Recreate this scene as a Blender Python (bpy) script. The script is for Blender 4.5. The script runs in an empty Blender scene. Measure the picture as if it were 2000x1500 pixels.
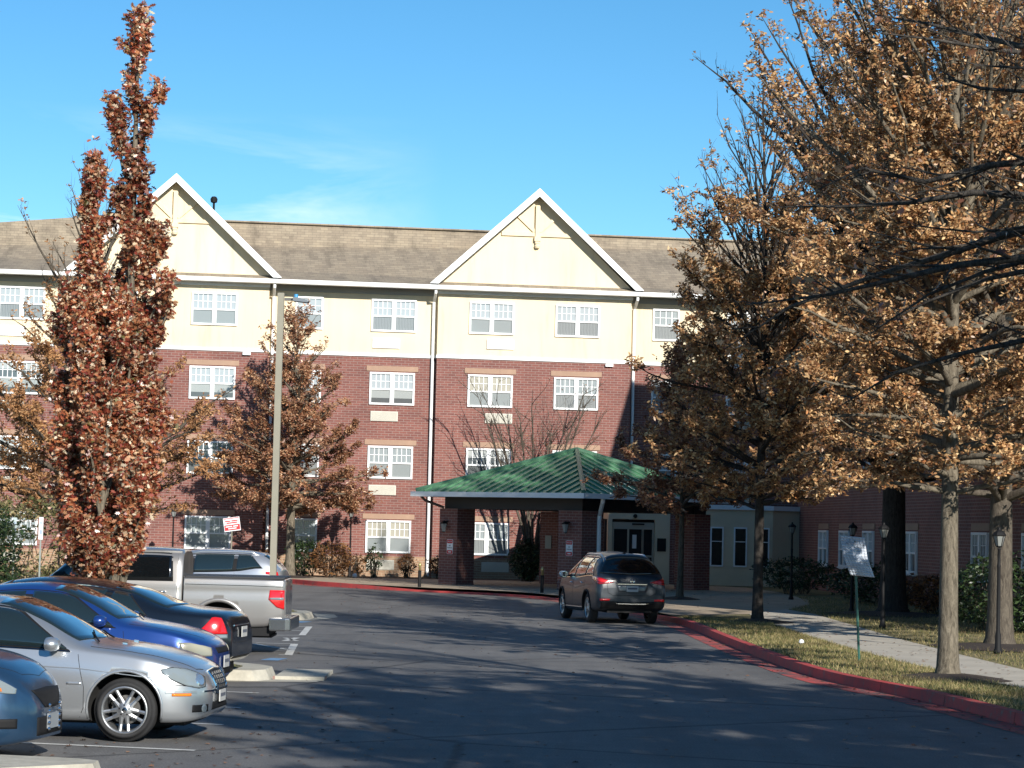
import bpy, bmesh, math, random
import numpy as np
from math import sin, cos, tan, atan, atan2, radians, pi, sqrt, hypot
from mathutils import Vector, Matrix
from mathutils.bvhtree import BVHTree

SC = bpy.context.scene
COL = SC.collection

# ------------------------------------------------------------------ camera
FPX, CAMH, ROLL = 4800.0, 2.28, 0.0235
PITCH = atan(280.0 / FPX)
cd = bpy.data.cameras.new('camera'); cam = bpy.data.objects.new('camera', cd); COL.objects.link(cam)
cd.sensor_fit = 'HORIZONTAL'; cd.sensor_width = 36.0; cd.lens = 36.0 * FPX / 2000.0
cd.clip_start = 0.1; cd.clip_end = 4000
cam.matrix_world = Matrix.Translation((0, 0, CAMH)) @ Matrix.Rotation(pi / 2 + PITCH, 4, 'X') @ Matrix.Rotation(ROLL, 4, 'Z')
SC.camera = cam

# ------------------------------------------------------------------ sky, sun, exposure
SUN = Vector((0.44, -1.0, 0.49)).normalized()
SUN_EL = math.asin(SUN.z); SUN_AZ = atan2(SUN.x, SUN.y)
W = bpy.data.worlds.new('World'); SC.world = W; W.use_nodes = True
nt = W.node_tree; nt.nodes.clear()
def wn(t, **k):
    n = nt.nodes.new(t)
    for a, b in k.items(): setattr(n, a, b)
    return n
sky = wn('ShaderNodeTexSky', sky_type='NISHITA', sun_disc=False, sun_elevation=SUN_EL, sun_rotation=SUN_AZ,
         altitude=50, air_density=0.72, dust_density=0.0, ozone_density=3.2)
hs = wn('ShaderNodeHueSaturation'); hs.inputs['Saturation'].default_value = 1.22; hs.inputs['Value'].default_value = 1.0
tint = wn('ShaderNodeMix', data_type='RGBA', blend_type='MULTIPLY'); tint.inputs[0].default_value = 1; tint.inputs[7].default_value = (.94, 1.01, .92, 1)
nt.links.new(sky.outputs[0], tint.inputs[6]); nt.links.new(tint.outputs[2], hs.inputs['Color'])
tcw = wn('ShaderNodeTexCoord'); mpw = wn('ShaderNodeMapping'); mpw.inputs['Scale'].default_value = (6, 6, 30)
mpw.inputs['Location'].default_value = (2.15, 0.0, 3.4)
nzw = wn('ShaderNodeTexNoise'); nzw.inputs['Scale'].default_value = 1.0; nzw.inputs['Detail'].default_value = 6; nzw.inputs['Roughness'].default_value = 0.62
nzw.inputs['Distortion'].default_value = 0.6
nt.links.new(tcw.outputs['Generated'], mpw.inputs[0]); nt.links.new(mpw.outputs[0], nzw.inputs['Vector'])
rpw = wn('ShaderNodeValToRGB'); rpw.color_ramp.elements[0].position = 0.42; rpw.color_ramp.elements[1].position = 0.66
nt.links.new(nzw.outputs[0], rpw.inputs[0])
sepw = wn('ShaderNodeSeparateXYZ'); nt.links.new(tcw.outputs['Generated'], sepw.inputs[0])
mrz = wn('ShaderNodeMapRange'); mrz.inputs[1].default_value = 0.165; mrz.inputs[2].default_value = 0.10; mrz.inputs[3].default_value = 0; mrz.inputs[4].default_value = 1
nt.links.new(sepw.outputs[2], mrz.inputs[0])
mrx = wn('ShaderNodeMapRange'); mrx.inputs[1].default_value = -0.03; mrx.inputs[2].default_value = -0.10; mrx.inputs[3].default_value = 0; mrx.inputs[4].default_value = 1
nt.links.new(sepw.outputs[0], mrx.inputs[0])
m1 = wn('ShaderNodeMath', operation='MULTIPLY'); m2 = wn('ShaderNodeMath', operation='MULTIPLY'); m3 = wn('ShaderNodeMath', operation='MULTIPLY'); m3.inputs[1].default_value = 1.0
nt.links.new(rpw.outputs[0], m1.inputs[0]); nt.links.new(mrz.outputs[0], m1.inputs[1])
nt.links.new(m1.outputs[0], m2.inputs[0]); nt.links.new(mrx.outputs[0], m2.inputs[1]); nt.links.new(m2.outputs[0], m3.inputs[0])
mixw = wn('ShaderNodeMix', data_type='RGBA'); mixw.inputs[7].default_value = (9.0, 9.4, 10.6, 1)
nt.links.new(m3.outputs[0], mixw.inputs[0]); nt.links.new(hs.outputs[0], mixw.inputs[6])
bgw = wn('ShaderNodeBackground'); bgw.inputs[1].default_value = 0.082
ow = wn('ShaderNodeOutputWorld')
nt.links.new(mixw.outputs[2], bgw.inputs[0]); nt.links.new(bgw.outputs[0], ow.inputs[0])

sl = bpy.data.lights.new('sun', 'SUN'); sl.energy = 3.8; sl.angle = radians(0.53); sl.color = (1.0, 0.95, 0.87)
so = bpy.data.objects.new('sun', sl); COL.objects.link(so); so.rotation_euler = (-SUN).to_track_quat('-Z', 'Y').to_euler()
so.location = SUN * 80
SC.view_settings.view_transform = 'Standard'; SC.view_settings.look = 'None'; SC.view_settings.gamma = 1
SC.view_settings.use_curve_mapping = False
SC.view_settings.exposure = 0.92

# ------------------------------------------------------------------ photo helpers: a photo pixel -> a point of the place
def ray(px, py):
    x = (px - 1000) / FPX; y = -(py - 750) / FPX
    r = x * cos(ROLL) - y * sin(ROLL); u = x * sin(ROLL) + y * cos(ROLL)
    d = Vector((r, cos(PITCH) - u * sin(PITCH), sin(PITCH) + u * cos(PITCH)))
    return d / d.y
def G(px, py, z=0.0):
    d = ray(px, py); return d * ((z - CAMH) / d.z) + Vector((0, 0, CAMH))
def at(px, py, D):
    return ray(px, py) * D + Vector((0, 0, CAMH))

# ------------------------------------------------------------------ materials
MATS = {}
def mat(name, col=(.5, .5, .5), rough=.6, metal=0.0, spec=.5, coat=0.0, emis=None, trans=0.0, noise=None, bump=None):
    """noise=(scale,amount)  bump=(scale,strength)"""
    if name in MATS: return MATS[name]
    m = bpy.data.materials.new(name); m.use_nodes = True; n = m.node_tree; b = n.nodes['Principled BSDF']
    b.inputs['Base Color'].default_value = (*col, 1); b.inputs['Roughness'].default_value = rough
    b.inputs['Metallic'].default_value = metal; b.inputs['Specular IOR Level'].default_value = spec
    b.inputs['Coat Weight'].default_value = coat; b.inputs['Coat Roughness'].default_value = 0.04
    if noise or bump:
        tc = n.nodes.new('ShaderNodeTexCoord')
    if noise:
        nz = n.nodes.new('ShaderNodeTexNoise'); nz.inputs['Scale'].default_value = noise[0]; nz.inputs['Detail'].default_value = 8; nz.inputs['Roughness'].default_value = .65
        n.links.new(tc.outputs['Object'], nz.inputs['Vector'])
        mr = n.nodes.new('ShaderNodeMapRange'); mr.inputs[1].default_value = .3; mr.inputs[2].default_value = .7
        mr.inputs[3].default_value = 1 - noise[1]; mr.inputs[4].default_value = 1 + noise[1]
        n.links.new(nz.outputs[0], mr.inputs[0])
        mx = n.nodes.new('ShaderNodeVectorMath'); mx.operation = 'SCALE'; mx.inputs[0].default_value = col
        n.links.new(mr.outputs[0], mx.inputs['Scale']); n.links.new(mx.outputs[0], b.inputs['Base Color'])
    if bump:
        nb = n.nodes.new('ShaderNodeTexNoise'); nb.inputs['Scale'].default_value = bump[0]; nb.inputs['Detail'].default_value = 5
        n.links.new(tc.outputs['Object'], nb.inputs['Vector'])
        bp = n.nodes.new('ShaderNodeBump'); bp.inputs['Strength'].default_value = bump[1]; bp.inputs['Distance'].default_value = .02
        n.links.new(nb.outputs[0], bp.inputs['Height']); n.links.new(bp.outputs[0], b.inputs['Normal'])
    MATS[name] = m
    return m

def ramp(n, stops):
    r = n.nodes.new('ShaderNodeValToRGB'); e = r.color_ramp.elements
    while len(e) < len(stops): e.new(0.5)
    for i, (p, c) in enumerate(stops):
        e[i].position = p; e[i].color = (*c, 1) if len(c) == 3 else c
    return r

def brick_mat(name, c1, c2, mortar, plane='xz', bw=.30, rh=.10, ms=.012, dirt=.25):
    m = bpy.data.materials.new(name); m.use_nodes = True; n = m.node_tree; b = n.nodes['Principled BSDF']
    tc = n.nodes.new('ShaderNodeTexCoord'); sp = n.nodes.new('ShaderNodeSeparateXYZ'); n.links.new(tc.outputs['Object'], sp.inputs[0])
    ad = n.nodes.new('ShaderNodeMath'); ad.operation = 'ADD'; n.links.new(sp.outputs[0], ad.inputs[0]); n.links.new(sp.outputs[1], ad.inputs[1])
    cb = n.nodes.new('ShaderNodeCombineXYZ'); n.links.new(ad.outputs[0], cb.inputs[0]); n.links.new(sp.outputs[2], cb.inputs[1])
    br = n.nodes.new('ShaderNodeTexBrick'); br.inputs['Scale'].default_value = 1; br.inputs['Brick Width'].default_value = bw; br.inputs['Row Height'].default_value = rh
    br.inputs['Mortar Size'].default_value = ms; br.inputs['Mortar Smooth'].default_value = .2; br.inputs['Bias'].default_value = -.2
    br.inputs['Color1'].default_value = (*c1, 1); br.inputs['Color2'].default_value = (*c2, 1); br.inputs['Mortar'].default_value = (*mortar, 1)
    n.links.new(cb.outputs[0], br.inputs['Vector'])
    nz = n.nodes.new('ShaderNodeTexNoise'); nz.inputs['Scale'].default_value = .6; nz.inputs['Detail'].default_value = 8; nz.inputs['Roughness'].default_value = .7
    n.links.new(tc.outputs['Object'], nz.inputs['Vector'])
    mr = n.nodes.new('ShaderNodeMapRange'); mr.inputs[1].default_value = .3; mr.inputs[2].default_value = .7; mr.inputs[3].default_value = 1 - dirt; mr.inputs[4].default_value = 1 + dirt * .6
    n.links.new(nz.outputs[0], mr.inputs[0])
    vm = n.nodes.new('ShaderNodeVectorMath'); vm.operation = 'SCALE'; n.links.new(br.outputs[0], vm.inputs[0]); n.links.new(mr.outputs[0], vm.inputs['Scale'])
    n.links.new(vm.outputs[0], b.inputs['Base Color']); b.inputs['Roughness'].default_value = .85
    bp = n.nodes.new('ShaderNodeBump'); bp.invert = True; bp.inputs['Strength'].default_value = .5; bp.inputs['Distance'].default_value = .01
    n.links.new(br.outputs['Fac'], bp.inputs['Height']); n.links.new(bp.outputs[0], b.inputs['Normal'])
    MATS[name] = m
    return m

BRICK = brick_mat('red_brick', (.215, .079, .062), (.150, .055, .047), (.27, .185, .16))
BRICK_TAN = brick_mat('tan_brick', (.33, .20, .12), (.25, .145, .09), (.38, .30, .21))
STUCCO0 = mat('cream_stucco_plain', (.74, .60, .385), .9, noise=(.7, .06), bump=(60, .15))
def stucco(name, col):
    m = bpy.data.materials.new(name); m.use_nodes = True; n = m.node_tree; b = n.nodes['Principled BSDF']; tc = n.nodes.new('ShaderNodeTexCoord')
    mp = n.nodes.new('ShaderNodeMapping'); mp.inputs['Scale'].default_value = (2.2, 2.2, .22); n.links.new(tc.outputs['Object'], mp.inputs[0])
    a = n.nodes.new('ShaderNodeTexNoise'); a.inputs['Scale'].default_value = 1; a.inputs['Detail'].default_value = 8; a.inputs['Roughness'].default_value = .7; n.links.new(mp.outputs[0], a.inputs['Vector'])
    c = n.nodes.new('ShaderNodeTexNoise'); c.inputs['Scale'].default_value = .35; c.inputs['Detail'].default_value = 6; n.links.new(tc.outputs['Object'], c.inputs['Vector'])
    r1 = ramp(n, [(.30, (.84, .82, .78)), (.45, (.97, .97, .96)), (.7, (1.03, 1.03, 1.03))]); n.links.new(a.outputs[0], r1.inputs[0]); r2 = ramp(n, [(.3, (.93, .92, .92)), (.7, (1.04, 1.04, 1.04))]); n.links.new(c.outputs[0], r2.inputs[0])
    m1_ = n.nodes.new('ShaderNodeMix'); m1_.data_type = 'RGBA'; m1_.blend_type = 'MULTIPLY'; m1_.inputs[0].default_value = 1; m1_.inputs[6].default_value = (*col, 1); n.links.new(r1.outputs[0], m1_.inputs[7])
    m2_ = n.nodes.new('ShaderNodeMix'); m2_.data_type = 'RGBA'; m2_.blend_type = 'MULTIPLY'; m2_.inputs[0].default_value = 1; n.links.new(m1_.outputs[2], m2_.inputs[6]); n.links.new(r2.outputs[0], m2_.inputs[7])
    n.links.new(m2_.outputs[2], b.inputs['Base Color']); b.inputs['Roughness'].default_value = .9
    nb = n.nodes.new('ShaderNodeTexNoise'); nb.inputs['Scale'].default_value = 50; n.links.new(tc.outputs['Object'], nb.inputs['Vector']); bp = n.nodes.new('ShaderNodeBump'); bp.inputs['Strength'].default_value = .15; bp.inputs['Distance'].default_value = .02
    n.links.new(nb.outputs[0], bp.inputs['Height']); n.links.new(bp.outputs[0], b.inputs['Normal']); return m
STUCCO = stucco('cream_stucco', (.74, .625, .435))
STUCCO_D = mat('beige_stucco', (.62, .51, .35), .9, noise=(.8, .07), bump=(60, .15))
WHITE = mat('white_trim', (.78, .79, .78), .45, noise=(3, .04))
VINYL = mat('white_window_vinyl', (.82, .83, .82), .35)
LINTEL = mat('tan_lintel_stone', (.33, .215, .15), .85, noise=(2, .1))
GRILLE = mat('pale_unit_grille', (.52, .50, .43), .5, noise=(4, .05))
GRILLE_W = mat('white_unit_grille', (.70, .71, .70), .5)
DARKM = mat('black_metal', (.012, .012, .013), .65, spec=.2)
SOFFIT = mat('grey_soffit', (.33, .33, .31), .7)
BRONZE = mat('bronze_pole_paint', (.23, .215, .165), .5, noise=(2, .08))
CONC = mat('pale_concrete', (.42, .385, .32), .9, noise=(1.1, .16), bump=(40, .2))
CONC_TAN = mat('tan_exposed_paving', (.36, .285, .20), .9, noise=(.9, .18), bump=(50, .2))
KERB_C = mat('concrete_kerb', (.40, .375, .31), .9, noise=(4, .22), bump=(30, .3))
MULCH = mat('dark_mulch', (.035, .024, .018), .95, noise=(9, .5), bump=(30, .8))
PAINTW = mat('worn_white_paint', (.50, .50, .48), .8, noise=(6, .25))
PAINTB = mat('worn_blue_paint', (.12, .25, .42), .8, noise=(6, .3))
WOODB = mat('dark_beam_paint', (.02, .018, .018), .6)

def red_paint():
    m = bpy.data.materials.new('red_kerb_paint'); m.use_nodes = True; n = m.node_tree; b = n.nodes['Principled BSDF']
    tc = n.nodes.new('ShaderNodeTexCoord'); nz = n.nodes.new('ShaderNodeTexNoise'); nz.inputs['Scale'].default_value = 3.0; nz.inputs['Detail'].default_value = 9; nz.inputs['Roughness'].default_value = .75
    n.links.new(tc.outputs['Object'], nz.inputs['Vector'])
    r = ramp(n, [(.36, (.20, .13, .11)), (.42, (.36, .06, .055)), (.6, (.52, .055, .05)), (.8, (.40, .045, .045))])
    n.links.new(nz.outputs[0], r.inputs[0]); n.links.new(r.outputs[0], b.inputs['Base Color']); b.inputs['Roughness'].default_value = .75
    MATS['red_kerb_paint'] = m; return m
REDP = red_paint()
def red_gutter():
    m = bpy.data.materials.new('worn_red_gutter'); m.use_nodes = True; n = m.node_tree; b = n.nodes['Principled BSDF']
    tc = n.nodes.new('ShaderNodeTexCoord'); nz = n.nodes.new('ShaderNodeTexNoise'); nz.inputs['Scale'].default_value = 1.6; nz.inputs['Detail'].default_value = 9; nz.inputs['Roughness'].default_value = .78
    n.links.new(tc.outputs['Object'], nz.inputs['Vector'])
    r = ramp(n, [(.40, (.065, .065, .07)), (.47, (.16, .07, .065)), (.54, (.46, .07, .06)), (.75, (.40, .05, .05))])
    n.links.new(nz.outputs[0], r.inputs[0]); n.links.new(r.outputs[0], b.inputs['Base Color']); b.inputs['Roughness'].default_value = .8
    return m
REDG = red_gutter()

def asphalt():
    m = bpy.data.materials.new('asphalt'); m.use_nodes = True; n = m.node_tree; b = n.nodes['Principled BSDF']
    tc = n.nodes.new('ShaderNodeTexCoord')
    n1 = n.nodes.new('ShaderNodeTexNoise'); n1.inputs['Scale'].default_value = .35; n1.inputs['Detail'].default_value = 10; n1.inputs['Roughness'].default_value = .7
    n2 = n.nodes.new('ShaderNodeTexNoise'); n2.inputs['Scale'].default_value = 45; n2.inputs['Detail'].default_value = 3
    n3 = n.nodes.new('ShaderNodeTexNoise'); n3.inputs['Scale'].default_value = 2.2; n3.inputs['Detail'].default_value = 12; n3.inputs['Roughness'].default_value = .8
    for q in (n1, n2, n3): n.links.new(tc.outputs['Object'], q.inputs['Vector'])
    r = ramp(n, [(.3, (.104, .102, .100)), (.7, (.158, .154, .150))]); n.links.new(n1.outputs[0], r.inputs[0])
    r2 = ramp(n, [(.3, (.72, .72, .72)), (.7, (1.3, 1.3, 1.3))]); n.links.new(n2.outputs[0], r2.inputs[0])
    r3 = ramp(n, [(.28, (.66, .66, .67)), (.45, (.95, .95, .95)), (.58, (1, 1, 1)), (.70, (1.55, 1.52, 1.46))]); n.links.new(n3.outputs[0], r3.inputs[0])
    a = n.nodes.new('ShaderNodeMix'); a.data_type = 'RGBA'; a.blend_type = 'MULTIPLY'; a.inputs[0].default_value = 1
    c = n.nodes.new('ShaderNodeMix'); c.data_type = 'RGBA'; c.blend_type = 'MULTIPLY'; c.inputs[0].default_value = 1
    n.links.new(r.outputs[0], a.inputs[6]); n.links.new(r2.outputs[0], a.inputs[7]); n.links.new(a.outputs[2], c.inputs[6]); n.links.new(r3.outputs[0], c.inputs[7])
    # cracks sealed with tar
    vo = n.nodes.new('ShaderNodeTexVoronoi'); vo.feature = 'DISTANCE_TO_EDGE'; vo.inputs['Scale'].default_value = .14
    wv = n.nodes.new('ShaderNodeMix'); wv.data_type = 'RGBA'; wv.inputs[0].default_value = .18
    n.links.new(tc.outputs['Object'], wv.inputs[6]); n.links.new(n3.outputs[1], wv.inputs[7]); n.links.new(wv.outputs[2], vo.inputs['Vector'])
    rc = ramp(n, [(.0, (.45, .45, .45)), (.004, (.6, .6, .6)), (.007, (1, 1, 1))]); n.links.new(vo.outputs[0], rc.inputs[0])
    d = n.nodes.new('ShaderNodeMix'); d.data_type = 'RGBA'; d.blend_type = 'MULTIPLY'; d.inputs[0].default_value = 1
    n.links.new(c.outputs[2], d.inputs[6]); n.links.new(rc.outputs[0], d.inputs[7])
    mpt = n.nodes.new('ShaderNodeMapping'); mpt.inputs['Scale'].default_value = (1.6, .12, 1); mpt.inputs['Rotation'].default_value = (0, 0, .12); n.links.new(tc.outputs['Object'], mpt.inputs[0])
    n4 = n.nodes.new('ShaderNodeTexNoise'); n4.inputs['Scale'].default_value = 1.0; n4.inputs['Detail'].default_value = 6; n4.inputs['Roughness'].default_value = .6; n.links.new(mpt.outputs[0], n4.inputs['Vector'])
    r4 = ramp(n, [(.3, (.84, .84, .85)), (.5, (1, 1, 1)), (.68, (1.16, 1.15, 1.13))]); n.links.new(n4.outputs[0], r4.inputs[0])
    n5 = n.nodes.new('ShaderNodeTexNoise'); n5.inputs['Scale'].default_value = .9; n5.inputs['Detail'].default_value = 4; n.links.new(tc.outputs['Object'], n5.inputs['Vector'])
    r5 = ramp(n, [(.26, (.45, .45, .46)), (.33, (1, 1, 1))]); n.links.new(n5.outputs[0], r5.inputs[0])
    last = d.outputs[2]
    for rr_ in (r4, r5):
        q = n.nodes.new('ShaderNodeMix'); q.data_type = 'RGBA'; q.blend_type = 'MULTIPLY'; q.inputs[0].default_value = 1; n.links.new(last, q.inputs[6]); n.links.new(rr_.outputs[0], q.inputs[7]); last = q.outputs[2]
    n.links.new(last, b.inputs['Base Color']); b.inputs['Roughness'].default_value = .8; b.inputs['Specular IOR Level'].default_value = .35
    bp = n.nodes.new('ShaderNodeBump'); bp.inputs['Strength'].default_value = .35; bp.inputs['Distance'].default_value = .01
    n.links.new(n2.outputs[0], bp.inputs['Height']); n.links.new(bp.outputs[0], b.inputs['Normal'])
    return m
ASPH = asphalt()

def grassm(name, stops, scale=1.2):
    m = bpy.data.materials.new(name); m.use_nodes = True; n = m.node_tree; b = n.nodes['Principled BSDF']
    tc = n.nodes.new('ShaderNodeTexCoord'); nz = n.nodes.new('ShaderNodeTexNoise'); nz.inputs['Scale'].default_value = scale; nz.inputs['Detail'].default_value = 12; nz.inputs['Roughness'].default_value = .75
    n.links.new(tc.outputs['Object'], nz.inputs['Vector']); r = ramp(n, stops); n.links.new(nz.outputs[0], r.inputs[0])
    n.links.new(r.outputs[0], b.inputs['Base Color']); b.inputs['Roughness'].default_value = .95
    bp = n.nodes.new('ShaderNodeBump'); bp.inputs['Strength'].default_value = .8; bp.inputs['Distance'].default_value = .05
    n2 = n.nodes.new('ShaderNodeTexNoise'); n2.inputs['Scale'].default_value = 30; n.links.new(tc.outputs['Object'], n2.inputs['Vector'])
    n.links.new(n2.outputs[0], bp.inputs['Height']); n.links.new(bp.outputs[0], b.inputs['Normal'])
    return m
LAWN = grassm('lawn', [(.3, (.05, .062, .018)), (.45, (.12, .11, .042)), (.58, (.22, .18, .085)), (.8, (.28, .23, .12))])

def shingles():
    m = bpy.data.materials.new('brown_shingles'); m.use_nodes = True; n = m.node_tree; b = n.nodes['Principled BSDF']
    tc = n.nodes.new('ShaderNodeTexCoord'); sp = n.nodes.new('ShaderNodeSeparateXYZ'); n.links.new(tc.outputs['Object'], sp.inputs[0])
    mu = n.nodes.new('ShaderNodeMath'); mu.operation = 'MULTIPLY'; mu.inputs[1].default_value = 1.0; n.links.new(sp.outputs[2], mu.inputs[0])
    cb = n.nodes.new('ShaderNodeCombineXYZ'); n.links.new(sp.outputs[0], cb.inputs[0]); n.links.new(mu.outputs[0], cb.inputs[1])
    br = n.nodes.new('ShaderNodeTexBrick'); br.inputs['Scale'].default_value = 1; br.inputs['Brick Width'].default_value = .34; br.inputs['Row Height'].default_value = .11
    br.inputs['Mortar Size'].default_value = .010; br.inputs['Mortar Smooth'].default_value = .8
    br.inputs['Color1'].default_value = (.32, .265, .195, 1); br.inputs['Color2'].default_value = (.245, .20, .15, 1); br.inputs['Mortar'].default_value = (.16, .135, .10, 1)
    n.links.new(cb.outputs[0], br.inputs['Vector'])
    mp = n.nodes.new('ShaderNodeMapping'); mp.inputs['Scale'].default_value = (.8, 0, .5); mp.inputs['Location'].default_value = (3.3, 0, 1.7); n.links.new(tc.outputs['Object'], mp.inputs[0])
    nz = n.nodes.new('ShaderNodeTexNoise'); nz.inputs['Scale'].default_value = 1.3; nz.inputs['Detail'].default_value = 10; nz.inputs['Roughness'].default_value = .7; n.links.new(mp.outputs[0], nz.inputs['Vector'])
    r = ramp(n, [(.33, (.62, .62, .62)), (.5, (1, 1, 1)), (.7, (1.12, 1.1, 1.05))]); n.links.new(nz.outputs[0], r.inputs[0])
    a = n.nodes.new('ShaderNodeMix'); a.data_type = 'RGBA'; a.blend_type = 'MULTIPLY'; a.inputs[0].default_value = 1
    n.links.new(br.outputs[0], a.inputs[6]); n.links.new(r.outputs[0], a.inputs[7]); n.links.new(a.outputs[2], b.inputs['Base Color']); b.inputs['Roughness'].default_value = .9
    return m
SHING = shingles()

# ------------------------------------------------------------------ mesh helpers
class MB:
    def __init__(s): s.v = []; s.f = []; s.m = []; s.mats = []
    def mi(s, m):
        if m not in s.mats: s.mats.append(m)
        return s.mats.index(m)
    def quad(s, pts, m):
        i = len(s.v); s.v += [tuple(p) for p in pts]; s.f.append(tuple(range(i, i + len(pts)))); s.m.append(s.mi(m)); return s
    def box(s, x0, x1, y0, y1, z0, z1, m, M=None):
        P = [(x0, y0, z0), (x1, y0, z0), (x1, y1, z0), (x0, y1, z0), (x0, y0, z1), (x1, y0, z1), (x1, y1, z1), (x0, y1, z1)]
        if M is not None: P = [tuple(M @ Vector(p)) for p in P]
        i = len(s.v); s.v += P; k = s.mi(m)
        for q in ((0, 3, 2, 1), (4, 5, 6, 7), (0, 1, 5, 4), (1, 2, 6, 5), (2, 3, 7, 6), (3, 0, 4, 7)):
            s.f.append(tuple(i + a for a in q)); s.m.append(k)
        return s
    def prism(s, poly, h0, h1, m, ax='z', M=None):
        """poly 2D extruded along ax"""
        def P(a, b, h):
            p = {'z': (a, b, h), 'y': (a, h, b), 'x': (h, a, b)}[ax]
            return tuple(M @ Vector(p)) if M is not None else p
        n = len(poly); i = len(s.v); k = s.mi(m)
        s.v += [P(a, b, h0) for a, b in poly] + [P(a, b, h1) for a, b in poly]
        s.f.append(tuple(range(i, i + n))[::-1]); s.m.append(k); s.f.append(tuple(range(i + n, i + 2 * n))); s.m.append(k)
        for j in range(n):
            q = (j + 1) % n; s.f.append((i + j, i + q, i + n + q, i + n + j)); s.m.append(k)
        return s
    def tube(s, pts, rad, m, sides=8, cap=True):
        pts = [Vector(p) for p in pts]; n = len(pts)
        if not hasattr(rad, '__len__'): rad = [rad] * n
        k = s.mi(m); base = len(s.v); prev = None
        for j, p in enumerate(pts):
            t = (pts[min(j + 1, n - 1)] - pts[max(j - 1, 0)]).normalized()
            if prev is None:
                a = t.orthogonal().normalized()
            else:
                a = (prev - t * prev.dot(t)).normalized()
            prev = a; b = t.cross(a)
            for q in range(sides):
                an = 2 * pi * q / sides; s.v.append(tuple(p + (a * cos(an) + b * sin(an)) * rad[j]))
        for j in range(n - 1):
            for q in range(sides):
                r = (q + 1) % sides
                s.f.append((base + j * sides + q, base + j * sides + r, base + (j + 1) * sides + r, base + (j + 1) * sides + q)); s.m.append(k)
        if cap:
            s.f.append(tuple(base + q for q in range(sides))[::-1]); s.m.append(k)
            s.f.append(tuple(base + (n - 1) * sides + q for q in range(sides))); s.m.append(k)
        return s
    def lathe(s, prof, m, seg=24, M=None, closed=False):
        """prof: (radius, height) about local z"""
        k = s.mi(m); base = len(s.v); n = len(prof)
        for (r, h) in prof:
            for q in range(seg):
                a = 2 * pi * q / seg; p = Vector((r * cos(a), r * sin(a), h)); s.v.append(tuple(M @ p if M is not None else p))
        for j in range(n if closed else n - 1):
            j2 = (j + 1) % n
            for q in range(seg):
                r = (q + 1) % seg
                s.f.append((base + j * seg + q, base + j * seg + r, base + j2 * seg + r, base + j2 * seg + q)); s.m.append(k)
        return s
    def build(s, name, parent=None, smooth=False, bevel=0):
        me = bpy.data.meshes.new(name); me.from_pydata(s.v, [], s.f)
        for m in s.mats: me.materials.append(m)
        me.polygons.foreach_set('material_index', s.m)
        if smooth: me.polygons.foreach_set('use_smooth', [True] * len(me.polygons))
        bm = bmesh.new(); bm.from_mesh(me); bmesh.ops.recalc_face_normals(bm, faces=bm.faces); bm.to_mesh(me); bm.free()
        me.update()
        return link(name, me, parent, bevel)
def link(name, me, parent=None, bevel=0):
    o = bpy.data.objects.new(name, me); COL.objects.link(o)
    if parent: o.parent = parent
    if bevel:
        b = o.modifiers.new('bevel', 'BEVEL'); b.width = bevel; b.segments = 2; b.limit_method = 'ANGLE'; b.angle_limit = radians(40)
    return o
def tag(o, label=None, cat=None, group=None, kind=None):
    if label: o['label'] = label
    if cat: o['category'] = cat
    if group: o['group'] = group
    if kind: o['kind'] = kind
    return o
def thing(name, label, cat, loc=(0, 0, 0), rz=0.0, group=None):
    o = bpy.data.objects.new(name, None); COL.objects.link(o); o.empty_display_size = .3
    o.location = loc; o.rotation_euler = (0, 0, rz)
    return tag(o, label, cat, group)
def dup(src, parent=None, loc=None, rz=None, label=None):
    c = src.copy(); COL.objects.link(c); c.parent = parent
    if loc is not None: c.location = loc
    if rz is not None: c.rotation_euler = (0, 0, rz)
    if label: c['label'] = label
    for ch in list(src.children): dup(ch, c)
    return c
def text(s, size, M, m, parent, name='lettering', ext=.002):
    cu = bpy.data.curves.new('txt', 'FONT'); cu.body = s; cu.size = size; cu.align_x = 'CENTER'; cu.align_y = 'CENTER'; cu.extrude = ext
    t = bpy.data.objects.new('txt', cu); COL.objects.link(t); dg = bpy.context.evaluated_depsgraph_get(); dg.update()
    me = bpy.data.meshes.new_from_object(t.evaluated_get(dg)); bpy.data.objects.remove(t)
    me.transform(M); me.materials.clear(); me.materials.append(m)
    return link(name, me, parent)
def npmesh(name, V, F, mats, parent=None, mi=None, smooth=False):
    """V (n,3) array, F (m,k) array"""
    me = bpy.data.meshes.new(name); V = np.asarray(V, np.float32); F = np.asarray(F, np.int32)
    me.vertices.add(len(V)); me.vertices.foreach_set('co', V.ravel())
    k = F.shape[1]; me.loops.add(F.size); me.loops.foreach_set('vertex_index', F.ravel())
    me.polygons.add(len(F)); me.polygons.foreach_set('loop_start', np.arange(len(F), dtype=np.int32) * k)
    me.polygons.foreach_set('loop_total', np.full(len(F), k, np.int32))
    if mi is not None: me.polygons.foreach_set('material_index', np.asarray(mi, np.int32))
    if smooth: me.polygons.foreach_set('use_smooth', np.ones(len(F), bool))
    for m in mats: me.materials.append(m)
    me.update(calc_edges=True); me.validate()
    return link(name, me, parent)

# ------------------------------------------------------------------ ground, roads, kerbs
def sheet(name, poly, z, m, parent=None):
    me = bpy.data.meshes.new(name); bm = bmesh.new()
    vs = [bm.verts.new((p[0], p[1], z)) for p in poly]; f = bm.faces.new(vs)
    bmesh.ops.recalc_face_normals(bm, faces=[f]); bm.faces.ensure_lookup_table()
    if bm.faces[0].normal.z < 0: bmesh.ops.reverse_faces(bm, faces=bm.faces[:])
    bmesh.ops.triangulate(bm, faces=bm.faces[:]); bm.to_mesh(me); bm.free(); me.materials.append(m)
    return link(name, me, parent)
S = lambda o: tag(o, kind='structure')

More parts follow.
